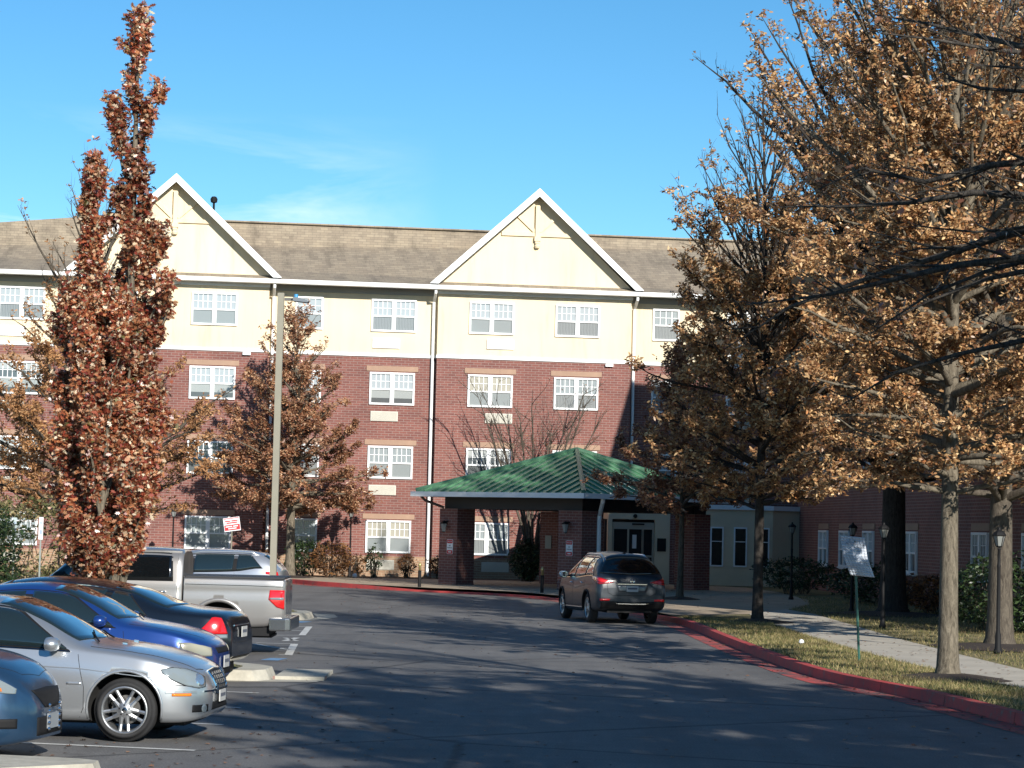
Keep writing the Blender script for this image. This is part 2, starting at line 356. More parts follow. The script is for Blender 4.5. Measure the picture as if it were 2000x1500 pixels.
S(sheet('ground', [(-900, -300), (900, -300), (900, 1500), (-900, 1500)], -.012, LAWN))
S(sheet('parking_lot_road', [(-60, -60), (60, -60), (60, 108), (-60, 108)], 0, ASPH))

# kerb line at the road edge (right side, round to the entrance and on to the left)
KR = [(14, -40), (12.5, -5), (10.2, 8), (8.3, 17), (7.15, 24), (6.28, 30.45), (5.84, 34.3), (4.92, 39.6), (4.52, 49.5), (4.29, 59.2), (3.83, 64.6), (3.1, 69.5),
      (2.3, 74.5), (1.45, 78.7), (-.25, 82.3), (-3.25, 84.9), (-6.5, 89.0), (-8.3, 92.6), (-10.5, 95.2), (-14, 96.0), (-24, 95.6)]
def smooth_line(pts, k=5):
    out = []; n = len(pts)
    for i in range(n - 1):
        p0, p1, p2, p3 = pts[max(i - 1, 0)], pts[i], pts[i + 1], pts[min(i + 2, n - 1)]
        for j in range(k):
            t = j / k
            out.append(tuple(.5 * (2 * p1[a] + (p2[a] - p0[a]) * t + (2 * p0[a] - 5 * p1[a] + 4 * p2[a] - p3[a]) * t * t + (3 * p1[a] - p0[a] - 3 * p2[a] + p3[a]) * t ** 3) for a in range(2)))
    out.append(tuple(pts[-1])); return out
def offset_line(pts, d):
    out = []
    for i, p in enumerate(pts):
        a = Vector(pts[max(i - 1, 0)]); b = Vector(pts[min(i + 1, len(pts) - 1)]); t = (b - a).normalized()
        nrm = Vector((t.y, -t.x)); out.append((p[0] + nrm.x * d, p[1] + nrm.y * d))
    return out
KL = smooth_line(KR, 5)
raised = offset_line(KL, .16)
S(sheet('raised_lawn', raised + [(-60, 95.6), (-60, 140), (60, 140), (60, -40)], .140, LAWN))
def kerb(name, line, h, w, m, hfun=None, mg=None, gw=0):
    mb = MB(); inner = offset_line(line, w); n = len(line)
    top = offset_line(line, .02)
    for i in range(n - 1):
        h0 = hfun(line[i]) if hfun else h; h1 = hfun(line[i + 1]) if hfun else h
        a, b, ti, tj, c, d = line[i], line[i + 1], top[i], top[i + 1], inner[i], inner[i + 1]
        mb.quad([(a[0], a[1], -.02), (b[0], b[1], -.02), (tj[0], tj[1], h1), (ti[0], ti[1], h0)], m)
        mb.quad([(ti[0], ti[1], h0), (tj[0], tj[1], h1), (d[0], d[1], h1 + .003), (c[0], c[1], h0 + .003)], m)
        mb.quad([(c[0], c[1], h0 + .003), (d[0], d[1], h1 + .003), (d[0], d[1], -.02), (c[0], c[1], -.02)], m)
    if m is REDP:      # joints between the cast lengths
        acc = 0
        for i in range(n - 1):
            a, b = Vector(line[i]), Vector(line[i + 1]); acc += (b - a).length
            if acc > 2.6 and a.y < 70:
                acc = 0; t = (b - a).normalized(); nn = Vector((t.y, -t.x)); h0 = hfun(line[i]) if hfun else h; jm = mat('joint_dark', (.05, .025, .025), .9)
                p, q = a - nn * .003, a + t * .014 - nn * .003; u, v = a + nn * w, a + t * .014 + nn * w; tp, tq = a + nn * .017, a + t * .014 + nn * .017
                mb.quad([(*p, 0), (*q, 0), (*tq, h0 + .003), (*tp, h0 + .003)], jm); mb.quad([(*tp, h0 + .003), (*tq, h0 + .003), (*v, h0 + .006), (*u, h0 + .006)], jm)
    o = mb.build(name)
    return S(o)
def kh(p):
    # full height along the lawn, dropped beside the entrance plaza
    y = p[1]; x = p[0]
    if y < 60 or x < -6: return .15
    if y < 66: return .15 - .09 * (y - 60) / 6
    if x < -3.2: return .06 + .09 * min(1, (-3.2 - x) / 2.8)
    return .06
kerb('red_kerb', KL, .15, .17, REDP, kh)
gut = offset_line(KL, -.42); n_ = [i for i, p in enumerate(KL) if 17 < p[1] < 93]
S(sheet('painted_gutter', [KL[i] for i in n_] + [gut[i] for i in reversed(n_)], .005, REDG))

# footpath and entrance plaza on the raised ground
plaza = [p for p in offset_line(KL, .165) if (p[1] > 60 and p[0] > -8.4)]
plaza = plaza + [(-9.4, 95.5), (-9.5, 97.3), (-3.4, 98.3), (2.2, 99.2), (7.1, 98.6), (9.2, 96.2), (10.2, 88.0), (10.0, 80.0), (9.3, 75.0), (7.0, 69.0), (4.45, 61.0)]
pl_i = offset_line(KL, .17)
pl = [p for p in pl_i if p[1] > 62 and p[0] > -8.6]
S(sheet('entrance_plaza', pl + [(-9.4, 97.0), (-3.4, 98.2), (2.2, 99.2), (7.2, 98.8), (9.3, 96.5), (9.9, 90), (9.8, 80.0), (9.2, 75.0), (7.9, 69.5), (6.4, 65.0)], .146, CONC_TAN))
S(sheet('footpath', [(6.4, 65.2), (7.9, 69.7), (8.25, 66.0), (8.25, 59.0), (8.2, 52.0), (8.3, 46.0), (8.5, 40.0), (9.2, 33.0), (11.0, 24.0), (14.0, 14), (13.0, 13.5), (9.8, 24.0), (8.1, 31.0), (7.35, 36.0), (6.75, 42.0), (6.45, 48.0), (6.3, 54.0), (6.2, 60.0)], .150, CONC))
# mulch beds
def blob_poly(cx, cy, rx, ry, seed=0, n=22):
    r = random.Random(seed); return [(cx + rx * cos(2 * pi * i / n) * r.uniform(.85, 1.12), cy + ry * sin(2 * pi * i / n) * r.uniform(.85, 1.12)) for i in range(n)]
S(sheet('mulch_bed', [(-9.6, 97.6), (-9.3, 97.1), (-3.3, 98.3), (2.1, 99.3), (2.1, 102), (-30, 100), (-30, 96), (-12, 96.2)], .152, mat('tan_mulch', (.15, .105, .062), .95, noise=(6, .4), bump=(30, .7))))
S(sheet('mulch_bed', [(-6.0, 98.6), (-3.4, 98.2), (-2.0, 98.4), (2.0, 99.25), (2.1, 101.8), (-5.8, 100.6)], .156, MULCH))

# parking islands at the end of the row and beside the tree
def island(poly, grass_poly, m=KERB_C):
    mb = MB(); n = len(poly); k = .03
    cx = sum(p[0] for p in poly) / n; cy = sum(p[1] for p in poly) / n
    top = [(p[0] + (cx - p[0]) * k, p[1] + (cy - p[1]) * k * 1.5) for p in poly]
    for i in range(n):
        j = (i + 1) % n; mb.quad([(*poly[i], -.02), (*poly[j], -.02), (*top[j], .15), (*top[i], .15)], m)
    mb.quad([(*p, .15) for p in top], m)
    S(mb.build('island_kerb')); S(sheet('island_lawn', grass_poly, .156, LAWN))
island([(-12.5, 37.3), (-4.1, 35.3), (-3.55, 35.25), (-3.38, 35.6), (-3.36, 36.4), (-3.6, 36.9), (-5.4, 38.8), (-6.0, 40.2), (-12.5, 41.5)],
       [(-12.4, 37.6), (-4.1, 35.6), (-3.9, 35.7), (-3.85, 36.3), (-4.0, 36.7), (-5.6, 38.6), (-6.2, 40.0), (-12.4, 41.2)])
mbs = MB(); mbs.box(-3.33, -2.62, 35.75, 37.6, .0, .055, KERB_C); mbs.quad([(-3.36, 35.74, .0), (-2.6, 36.0, .0), (-2.6, 36.0, .055), (-3.36, 35.74, .055)], mat('reddish_concrete', (.22, .13, .11), .9, noise=(5, .3)))
S(mbs.build('drain_slab'))
S(sheet('concrete_apron', [(-4.3, 34.9), (-2.7, 35.4), (-2.6, 36.0), (-3.5, 35.7), (-4.3, 35.2)], .006, KERB_C))
def iring(cx, cy, rx, ry, n=20): return [(cx + rx * cos(2 * pi * i / n), cy + ry * sin(2 * pi * i / n)) for i in range(n)]
i2 = [(-14, 57.0), (-8, 57.0), (-5.6, 57.0), (-4.95, 57.5), (-4.62, 58.3), (-4.6, 59.2), (-4.8, 60.0), (-5.4, 60.5), (-8, 60.7), (-14, 60.7)]
island(i2, [(-13.9, 57.4), (-5.7, 57.5), (-5.2, 58.2), (-5.0, 59.0), (-5.2, 59.8), (-5.7, 60.2), (-13.9, 60.4)])
S(sheet('concrete_apron', [(-5.9, 56.3), (-4.9, 57.0), (-4.3, 58.4), (-4.1, 60.0), (-4.3, 61.6), (-4.9, 62.2), (-4.7, 60.6), (-4.55, 59.4), (-4.6, 58.3), (-5.0, 57.3)], .006, KERB_C))
# raised bank at the head of the stalls
S(sheet('raised_lawn', [(-60, 20), (-12.4, 20), (-12.4, 95.6), (-60, 95.6)], .143, LAWN))
kerb('head_kerb', [(-12.4, 96.0), (-12.4, 58), (-12.4, 36), (-12.4, 18)], .15, .17, KERB_C)
# stall paint
pk = MB()
def stripe(a, b, w=.1, m=PAINTW, z=.005):
    a = Vector(a); b = Vector(b); t = (b - a).normalized(); nn = Vector((-t.y, t.x)) * w / 2
    pk.quad([(*(a + nn), z), (*(b + nn), z), (*(b - nn), z), (*(a - nn), z)], m)
for k_ in range(4):
    ex, ey = [(-3.05, 24.50), (-3.14, 27.65), (-3.22, 30.2), (-3.27, 32.87)][k_]
    stripe((ex, ey), (ex - 5.3, ey + 1.15))
# hatched access aisle behind the dark sedan
T_ = lambda x, y: tuple(G(x, y).xy)
stripe(T_(575, 1258), T_(563, 1280), .14); stripe(T_(500, 1256), T_(575, 1258), .1); stripe(T_(495, 1258), T_(563, 1269), .12); stripe(T_(545, 1279), T_(563, 1280), .1)
stripe(T_(604, 1224), T_(590, 1241), .14); stripe(T_(560, 1224), T_(604, 1224), .1); stripe(T_(560, 1231), T_(598, 1233), .1); stripe(T_(540, 1241), T_(592, 1241), .1)
stripe(T_(556, 1252), T_(580, 1246), .13); stripe(T_(556, 1246), T_(580, 1252), .1)
stripe(T_(575, 1216), T_(596, 1214), .35, PAINTB); stripe(T_(525, 1290), T_(545, 1286), .3, PAINTB)
S(pk.build('stall_markings'))
# bottom-left planting strip
island([(-9, 25.2), (-5.0, 24.1), (-4.0, 22.9), (-3.05, 22.2), (-3.0, 21.2), (-9, 17)], [(-9, 24.6), (-5.2, 23.6), (-4.5, 22.7), (-4.7, 22.2), (-9, 17.2)]) if False else None
island([(-9, 23.1), (-4.55, 22.16), (-3.7, 21.95), (-3.5, 21.8), (-3.5, 21.5), (-9, 17)], [(-9, 22.95), (-4.7, 22.02), (-4.6, 21.6), (-9, 17.2)])
# ------------------------------------------------------------------ windows
def pane_mat(name, top, low, split=.0, rough=.08, stripes=False, lowtop=None):
    """glass with a blind or curtain close behind it; 'split' = height below which the cover ends (object z)"""
    m = bpy.data.materials.new(name); m.use_nodes = True; n = m.node_tree; b = n.nodes['Principled BSDF']
    tc = n.nodes.new('ShaderNodeTexCoord'); sp = n.nodes.new('ShaderNodeSeparateXYZ'); n.links.new(tc.outputs['Object'], sp.inputs[0])
    gt = n.nodes.new('ShaderNodeMath'); gt.operation = 'GREATER_THAN'; gt.inputs[1].default_value = split; n.links.new(sp.outputs[2], gt.inputs[0])
    mx = n.nodes.new('ShaderNodeMix'); mx.data_type = 'RGBA'; mx.inputs[6].default_value = (*low, 1); mx.inputs[7].default_value = (*top, 1)
    n.links.new(gt.outputs[0], mx.inputs[0]); last = mx.outputs[2]
    wv = n.nodes.new('ShaderNodeTexWave'); wv.bands_direction = 'X' if stripes else 'Z'; wv.inputs['Scale'].default_value = 5 if stripes else 8; wv.inputs['Distortion'].default_value = 3 if stripes else .2
    wv.inputs['Detail'].default_value = 3; n.links.new(tc.outputs['Object'], wv.inputs['Vector'])
    r = ramp(n, [(.0, (.55, .58, .6) if stripes else (.82, .83, .84)), (1, (1.1, 1.1, 1.1))]); n.links.new(wv.outputs[0], r.inputs[0])
    a = n.nodes.new('ShaderNodeMix'); a.data_type = 'RGBA'; a.blend_type = 'MULTIPLY'; a.inputs[0].default_value = 1
    n.links.new(last, a.inputs[6]); n.links.new(r.outputs[0], a.inputs[7]); n.links.new(a.outputs[2], b.inputs['Base Color'])
    b.inputs['Roughness'].default_value = .5; b.inputs['Coat Weight'].default_value = 1; b.inputs['Coat Roughness'].default_value = rough
    b.inputs['Coat IOR'].default_value = 1.6
    MATS[name] = m; return m
# (upper, lower) sash pairs
UP_W = pane_mat('pane_white_blind', (.30, .34, .36), (.30, .34, .36), -5)
UP_C = pane_mat('pane_curtain', (.26, .30, .31), (.26, .30, .31), -5, stripes=True)
UP_D = pane_mat('pane_dark_room', (.03, .055, .065), (.03, .055, .065), -5, stripes=True)
LO_G = pane_mat('screen_grey', (.20, .225, .225), (.20, .225, .225), -5)
LO_H = pane_mat('screen_half_blind', (.27, .29, .28), (.035, .042, .045), .28)
LO_C = pane_mat('screen_curtain', (.19, .205, .205), (.19, .205, .205), -5, stripes=True)
UP_P = pane_mat('pane_half_drawn_blind', (.33, .35, .34), (.05, .07, .08), 1.0)
UP_T = pane_mat('pane_tan_blind', (.33, .31, .25), (.33, .31, .25), -5)
LO_D = pane_mat('screen_dark', (.05, .06, .062), (.05, .06, .062), -5)

WH = 1.33
def make_window(units, uw, up, lo, grid=(4, 2), h=WH, upper=.52, sill=False):
    """origin = bottom centre on the wall plane, outward = -y.  window(frame) > pane, muntin, screen"""
    w = units * uw; f = MB(); fw = .075
    f.box(-w / 2, w / 2, -.07, .03, 0, fw, WHITE).box(-w / 2, w / 2, -.07, .03, h - fw, h, WHITE)
    f.box(-w / 2, -w / 2 + fw, -.068, .03, fw, h - fw, WHITE).box(w / 2 - fw, w / 2, -.068, .03, fw, h - fw, WHITE)
    for k in range(1, units): f.box(-w / 2 + k * uw - .085, -w / 2 + k * uw + .085, -.066, .03, fw, h - fw, WHITE)
    zr = h * (1 - upper)
    if sill: f.box(-w / 2 - .03, w / 2 + .03, -.12, .03, -.07, 0, WHITE)
    cells = []
    for k in range(units):
        a = -w / 2 + k * uw + (fw if k == 0 else .085); b = -w / 2 + (k + 1) * uw - (fw if k == units - 1 else .085)
        cells.append((a, b)); f.box(a, b, -.055, .0, zr - .03, zr + .03, WHITE)
    fo = f.build('window')
    mu = MB(); pu = MB(); pl = MB()
    for a, b in cells:
        pu.quad([(a, -.012, zr + .03), (b, -.012, zr + .03), (b, -.012, h - fw), (a, -.012, h - fw)], up)
        pl.quad([(a, -.008, fw), (b, -.008, fw), (b, -.008, zr - .03), (a, -.008, zr - .03)], lo)
        for i in range(1, grid[0]):
            x = a + (b - a) * i / grid[0]; mu.box(x - .014, x + .014, -.03, -.014, zr + .03, h - fw, WHITE)
        for j in range(1, grid[1]):
            z = zr + .03 + (h - fw - zr - .03) * j / grid[1]; mu.box(a, b, -.032, -.016, z - .011, z + .011, WHITE)
    pu.build('pane', fo); pl.build('screen', fo); mu.build('muntin', fo)
    return fo
WT = {}
def window(kind, parent, x, y, z, rz=0):
    """first use of a kind builds it, later ones copy it with its panes"""
    if kind not in WT:
        u, a, b = {'wd': (2, UP_W, LO_G), 'wh': (2, UP_W, LO_H), 'cd': (2, UP_C, LO_C), 'dd': (2, UP_D, LO_D), 'cg': (2, UP_C, LO_G),
                   'ws': (1, UP_W, LO_G), 'cs': (1, UP_C, LO_C), 'ds': (1, UP_D, LO_D), 'wr': (2, UP_C, LO_D), 'ph': (2, UP_P, LO_H), 'td': (2, UP_T, LO_G), 'pd': (2, UP_P, LO_D), 'ts': (1, UP_T, LO_H), 'wc': (2, UP_W, LO_C)}[kind]
        o = make_window(u, .925 if u == 2 else 1.13, a, b); o.parent = parent; o.location = (x, y, z); o.rotation_euler = (0, 0, rz); WT[kind] = o
        return o
    return dup(WT[kind], parent, (x, y, z), rz)
PT = {}
def unit_grille(parent, x, y, z, white=False):
    k = white
    if k not in PT:
        g = MB(); m = GRILLE_W if white else GRILLE
        g.box(-.56, .56, -.06, .02, 0, .40, m)
        for i in range(11): g.box(-.52, .52, -.075, -.058, .035 + i * .032, .05 + i * .032, m)
        PT[k] = g.build('air_conditioner_grille', parent); o = PT[k]
    else: o = dup(PT[k], parent)
    o.location = (x, y, z); return o
def lintel(parent, x, y, z, w):
    k = ('l', w)
    if k not in PT:
        PT[k] = MB().box(-w / 2, w / 2, -.035, .02, 0, .21, LINTEL).build('lintel', parent); o = PT[k]
    else: o = dup(PT[k], parent)
    o.location = (x, y, z); return o

# ------------------------------------------------------------------ main building (local x along the front, -y towards the lot)
TH = atan(.13)
B = thing('apartment_building', 'four storey red brick and cream building with two tall gables behind the green canopy', 'building', (0, 101, 0), TH)
BAY = [(-18.05, -10.05), (-3.15, 4.92)]; YB, YR = -.18, .22
XL, XR = -34.0, 14.5
segs = [(XL, BAY[0][0], YR), (BAY[0][0], BAY[0][1], YB), (BAY[0][1], BAY[1][0], YR), (BAY[1][0], BAY[1][1], YB), (BAY[1][1], XR, YR)]
wb = MB(); wc = MB(); wt = MB(); base = MB()
for a, b, y in segs:
    wb.quad([(a, y, 0), (b, y, 0), (b, y, 9.2), (a, y, 9.2)], BRICK)
    wc.quad([(a, y, 9.2), (b, y, 9.2), (b, y, 12.1), (a, y, 12.1)], STUCCO)
    e0 = .0 if y == YR else -.03; e1 = .0 if y == YR else .03
    wt.box(a + e0, b + e1, y - .05, y + .01, 9.14, 9.26, WHITE)
    base.box(a + (.02 if y == YR else -.02), b + (-.02 if y == YR else .02), y - .02, y + .01, 0, .98, BRICK_TAN)
    if y == YB: wt.box(a - .02, b + .02, y - .07, y + .01, 11.78, 12.02, WHITE)
for x in (BAY[0][0], BAY[0][1], BAY[1][0], BAY[1][1]):
    wb.quad([(x, YB, 0), (x, YR, 0), (x, YR, 9.2), (x, YB, 9.2)], BRICK); wc.quad([(x, YB, 9.2), (x, YR, 9.2), (x, YR, 12.1), (x, YB, 12.1)], STUCCO)
for q in (wb, wc):
    z0, z1, m_ = (0, 9.2, BRICK) if q is wb else (9.2, 12.0, STUCCO)
    q.quad([(XL, YR, z0), (XL, 16, z0), (XL, 16, z1), (XL, YR, z1)], m_); q.quad([(XR, YR, z0), (XR, 16, z0), (XR, 16, z1), (XR, YR, z1)], m_); q.quad([(XL, 16, z0), (XR, 16, z0), (XR, 16, z1), (XL, 16, z1)], m_)
wb.build('brick_wall', B); wc.build('stucco_wall', B); wt.build('trim_band', B); base.build('base_course', B)
# roof
rf = MB(); RZ, RY, EY, EZ = 15.42, 8.0, -.62, 12.06
hipx = -17.5
rf.quad([(hipx, RY, RZ), (XR + 9, RY, RZ), (XR + 9, EY, EZ), (XL, EY, EZ), (XL - .3, RY, 13.6)], SHING)
rf.quad([(XL - .3, RY, 13.6), (hipx, RY, RZ), (XR + 9, RY, RZ), (XR + 9, 16.8, EZ - .1), (XL, 16.8, EZ - .1)], SHING)
rf.box(hipx, XR + 9, RY - .12, RY + .12, RZ - .03, RZ + .035, SHING)
for xv in (-10.4, -2.9, -2.3, 8.3):
    pass
roof = rf.build('roof', B)
vt = MB()
for xv in (): MB().quad([(xv - .5, RY - 1.0, RZ - .365), (xv + .5, RY - 1.0, RZ - .365), (xv + .5, RY - .6, RZ - .19), (xv - .5, RY - .6, RZ - .19)], mat('tan_roof_patch', (.20, .17, .13))).build('roof_patch', roof)
vp_ = MB(); vp_.tube([(-12.35, 8.2, 15.3), (-12.35, 8.2, 16.35)], .05, DARKM, 8); vp_.lathe([(0, 0), (.14, .05), (.16, .2), (.1, .3), (0, .32)], DARKM, 10, Matrix.Translation((-12.35, 8.2, 16.2))); vp_.build('vent_pipe', roof)
# eaves: soffit, fascia and gutter
ev = MB(); sf = MB()
for a, b, y in segs: sf.box(a, b, EY + .04, y, 11.985, 12.035, SOFFIT)
ev.box(XL, XR, EY - .0, EY + .04, 11.90, 12.06, WHITE); ev.build('fascia', B); sf.build('soffit', B)
gu = MB(); gu.prism([(EY - .13, 11.92), (EY - .003, 11.90), (EY - .003, 12.075), (EY - .15, 12.085), (EY - .15, 12.03)], XL, XR, WHITE, 'x'); gu.build('gutter', B)
for a, b, y in segs:
    if y == YR: MB().box(a + .02, b - .02, y - .05, y - .002, 11.70, 11.98, SOFFIT).build('frieze_board', B)
# gables
for (a, b) in ((-18.15, -9.72), (-3.42, 5.18)):
    cx = (a + b) / 2; hw = (b - a) / 2; ap = 16.12; zb_ = 12.1; yo = -.66
    g = MB(); g.prism([(a + .1, zb_ - .05), (b - .1, zb_ - .05), (cx, ap - .08)], YB, YB + .12, STUCCO, 'y'); gab = g.build('gable_wall', B)
    r = MB(); sl_ = (ap - zb_) / hw; th_ = .10
    for s in (-1, 1):
        P0 = (cx, ap); P1 = (cx + s * (hw + .12), zb_ - .12 * sl_ + .02)
        r.quad([(P0[0], yo - .03, P0[1] + th_), (P1[0], yo - .03, P1[1] + th_), (P1[0], 8.6, P1[1] + th_), (P0[0], 8.6, P0[1] + th_)], SHING)
        r.quad([(P0[0], yo, P0[1]), (P1[0], yo, P1[1]), (P1[0], YB, P1[1]), (P0[0], YB, P0[1])], SOFFIT)
    r.prism([(cx - hw - .1, zb_), (cx + hw + .1, zb_), (cx, ap + th_)], 8.3, 8.6, SHING, 'y')
    r.build('gable_roof', B)
    rk = MB(); wv_ = .30
    for s in (-1, 1):
        e = cx + s * (hw + .14)
        rk.prism([(cx, ap + .11), (e, zb_ + .05 - .0), (e - s * .36, zb_ - .0 + .05), (cx, ap + .11 - .36 * sl_)], yo - .05, yo - .004, WHITE, 'y')
    rk.build('rake_board', B)
    # pent roof strip across the foot of the gable
    pr = MB(); pr.quad([(a + .2, EY - .02, 12.08), (b - .2, EY - .02, 12.08), (b - .35, YB - .005, 12.27), (a + .35, YB - .005, 12.27)], SHING); pr.build('pent_roof', B)
    # stick-work ornament
    tr = MB(); y0, y1 = YB - .09, YB - .003; zc = 14.28; hc = (ap - .45 - zc) / sl_
    tr.box(cx - hc, cx + hc, y0 + .012, y1, zc, zc + .16, STUCCO)
    tr.box(cx - .09, cx + .09, y0 - .06, y1, zc - .3, ap - .55, STUCCO)
    tr.box(cx - .13, cx + .13, y0 - .09, y1, zc - .2, zc - .02, STUCCO)
    for s in (-1, 1):
        p0 = Vector((cx + s * .1, zc + .2)); p1 = Vector((cx + s * .92, zc + .95)); t = (p1 - p0).normalized(); nn = Vector((-t.y, t.x)) * .07
        tr.prism([tuple(p0 + nn), tuple(p1 + nn), tuple(p1 - nn), tuple(p0 - nn)], y0 + .02, y1, STUCCO, 'y')
    tr.lathe([(0, -.16), (.1, -.12), (.12, -.04), (.08, .04), (0, .06)], STUCCO, 12, Matrix.Translation((cx, y0 + .0, zc - .36)))
    tr.build('gable_ornament', B)
# downspouts
for x in (-9.86, -3.30, 5.07):
    d = MB(); yy = YR - .13
    d.tube([(x, EY + .0, 11.93), (x, EY + .02, 11.78), (x, yy, 11.45), (x, yy, 6), (x, yy, .5), (x, yy - .05, .38), (x, yy - .3, .27)], .062, WHITE, 8)
    d.build('downspout', B, smooth=False)
# little utility boxes under the band
for x in (-10.9, 4.0):
    MB().box(x - .16, x + .16, YB - .12, YB + .01, 9.0, 9.11, WHITE).build('wall_light', B)
COLS = [('d', -12.25, ['wd', 'wh', 'dd', 'cg']), ('s', -8.4, ['ws', 'ws', 'cs', 'ws']), ('d', -4.93, ['wc', 'wh', 'cg', 'td']),
        ('d', -.93, ['wd', 'td', 'pd', 'cd']), ('d', 2.64, ['wc', 'cd', 'wd', None]), ('s', 6.43, ['cs', 'ws', 'ws', None]),
        ('d', 9.95, ['wd', 'cg', 'wd', None]), ('s', -15.9, ['ws', 'ts', 'cs', 'ws']), ('d', -19.95, ['wc', 'ph', 'cd', 'cg']), ('d', -24.2, ['wd', 'cg', 'wd', 'wd'])]
ZT = [10.17, 7.17, 4.15, 1.12]
ACX = {-4.93: (-5.22, [9.49, 6.50, 3.48, .44], 0), -.93: (-.55, [9.57, 6.53, 3.5, .44], 1), -19.95: (-20.3, [9.5, 6.5, 3.45, .44], 0), 9.95: (9.6, [9.5, 6.5, 3.45, None], 0)}
for kind, x, vs in COLS:
    y = YB if any(a < x < b for a, b in BAY) else YR
    for f_, (z, v) in enumerate(zip(ZT, vs)):
        if v is None: continue
        window(v, B, x, y - .006, z)
        if f_ > 0: lintel(B, x, y, z + WH + .05, 2.12 if kind == 'd' else 1.40)
    if x in ACX:
        ax, zs, _ = ACX[x]
        for f_, z in enumerate(zs):
            if z is not None: unit_grille(B, ax, y, z, f_ == 0)

# entrance block between the canopy and the wing
def loc(px, D): # world x at a photo column
    return (px - 1000) / FPX * D
E_ = thing('entrance_block', 'low beige entrance block with glass sliding doors and a flat white parapet', 'building', (0, 101, 0), TH)
u0, u1, u2, u3, u4, u5 = 3.75, 6.28, 7.62, 10.35, 12.3, 13.4
YE = -2.6
eb = MB()
eb.box(u1, u2, YE + .25, YB - .01, 0, 3.25, BRICK)
eb.build('brick_pier_wall', E_)
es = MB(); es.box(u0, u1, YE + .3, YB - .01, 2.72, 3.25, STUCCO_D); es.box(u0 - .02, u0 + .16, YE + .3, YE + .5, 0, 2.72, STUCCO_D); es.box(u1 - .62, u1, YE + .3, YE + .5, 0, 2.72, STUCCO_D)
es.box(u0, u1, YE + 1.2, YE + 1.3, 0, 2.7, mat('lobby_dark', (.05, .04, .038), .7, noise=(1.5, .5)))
es.build('door_surround', E_)
fr = MB(); yf = YE + .36; FRM = mat('bronze_beige_frame', (.36, .33, .26), .4)
x0, x1 = u0 + .18, u1 - .64
fr.box(x0, x1, yf, yf + .12, 2.32, 2.60, FRM)
for x in (x0, x0 + .62, x0 + 1.22, x1 - .5, x1 - .07): fr.box(x, x + .07, yf + .002, yf + .11, .15, 2.32, FRM)
fr.box(x0 + .07, x0 + .62, yf + .004, yf + .1, 1.2, 1.28, FRM); fr.box(x0 + 1.29, x1 - .5, yf + .004, yf + .1, 1.2, 1.28, FRM); fr.box(x1 - .43, x1 - .07, yf + .004, yf + .1, 1.2, 1.28, FRM)
fr.box(x0 + .07, x1 - .07, yf + .004, yf + .1, .15, .33, FRM)
fr.box(x0 + .8, x0 + 1.3, yf - .05, yf, 2.5, 2.56, DARKM)
dr = fr.build('sliding_door', E_)
GLASS = mat('dark_glass', (.020, .021, .022), .2, spec=.15)
MB().quad([(x0 + .05, yf + .05, .3), (x1 - .05, yf + .05, .3), (x1 - .05, yf + .05, 2.33), (x0 + .05, yf + .05, 2.33)], GLASS).build('pane', dr)
stk = MB(); stk.box(x0 + .83, x0 + 1.0, yf + .04, yf + .048, 1.55, 2.1, mat('white_decal', (.6, .6, .58))); stk.build('door_notice', dr)
MB().box(u1 - .52, u1 - .16, YE + .26, YE + .3, 1.45, 1.98, DARKM).build('notice_case', E_)
MB().lathe([(0, .0), (.07, .0), (.09, .06), (.05, .1), (0, .1)], DARKM, 12, Matrix.Translation((x0 + .9, YE + .28, 2.85)) @ Matrix.Rotation(pi / 2, 4, 'X')).build('security_camera', E_)
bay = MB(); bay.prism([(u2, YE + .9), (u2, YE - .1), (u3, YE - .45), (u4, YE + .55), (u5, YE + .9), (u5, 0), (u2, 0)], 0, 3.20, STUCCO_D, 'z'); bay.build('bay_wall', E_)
cp = MB(); cp.prism([(u2 - .06, YE + .9), (u2 - .06, YE - .2), (u3 + .01, YE - .56), (u4 + .06, YE + .48), (u5 + .1, YE + .8), (u5 + .1, .0), (u2 - .06, .0)], 3.20, 3.38, WHITE, 'z'); cp.build('parapet_cap', E_)
cp2 = MB(); cp2.box(u0 - .05, u2 - .07, YE + .2, YB - .02, 3.255, 3.40, SOFFIT); cp2.build('roof', E_)
dirb = Vector((u3 - u2, -.35)).normalized()
for q in (.5, 1.45, 2.35):
    w_ = MB(); hw = .27
    w_.box(-hw, hw, -.045, .0, 0, 1.6, WHITE); w_.box(-hw + .06, hw - .06, -.05, -.046, .06, 1.54, GLASS)
    for zz in (.5,): w_.box(-hw + .06, hw - .06, -.055, -.051, 1.0, 1.03, WHITE)
    o = w_.build('window', E_); o.location = (u2 + dirb.x * q, YE - .1 + dirb.y * q - .004, .9); o.rotation_euler = (0, 0, atan2(dirb.y, dirb.x))

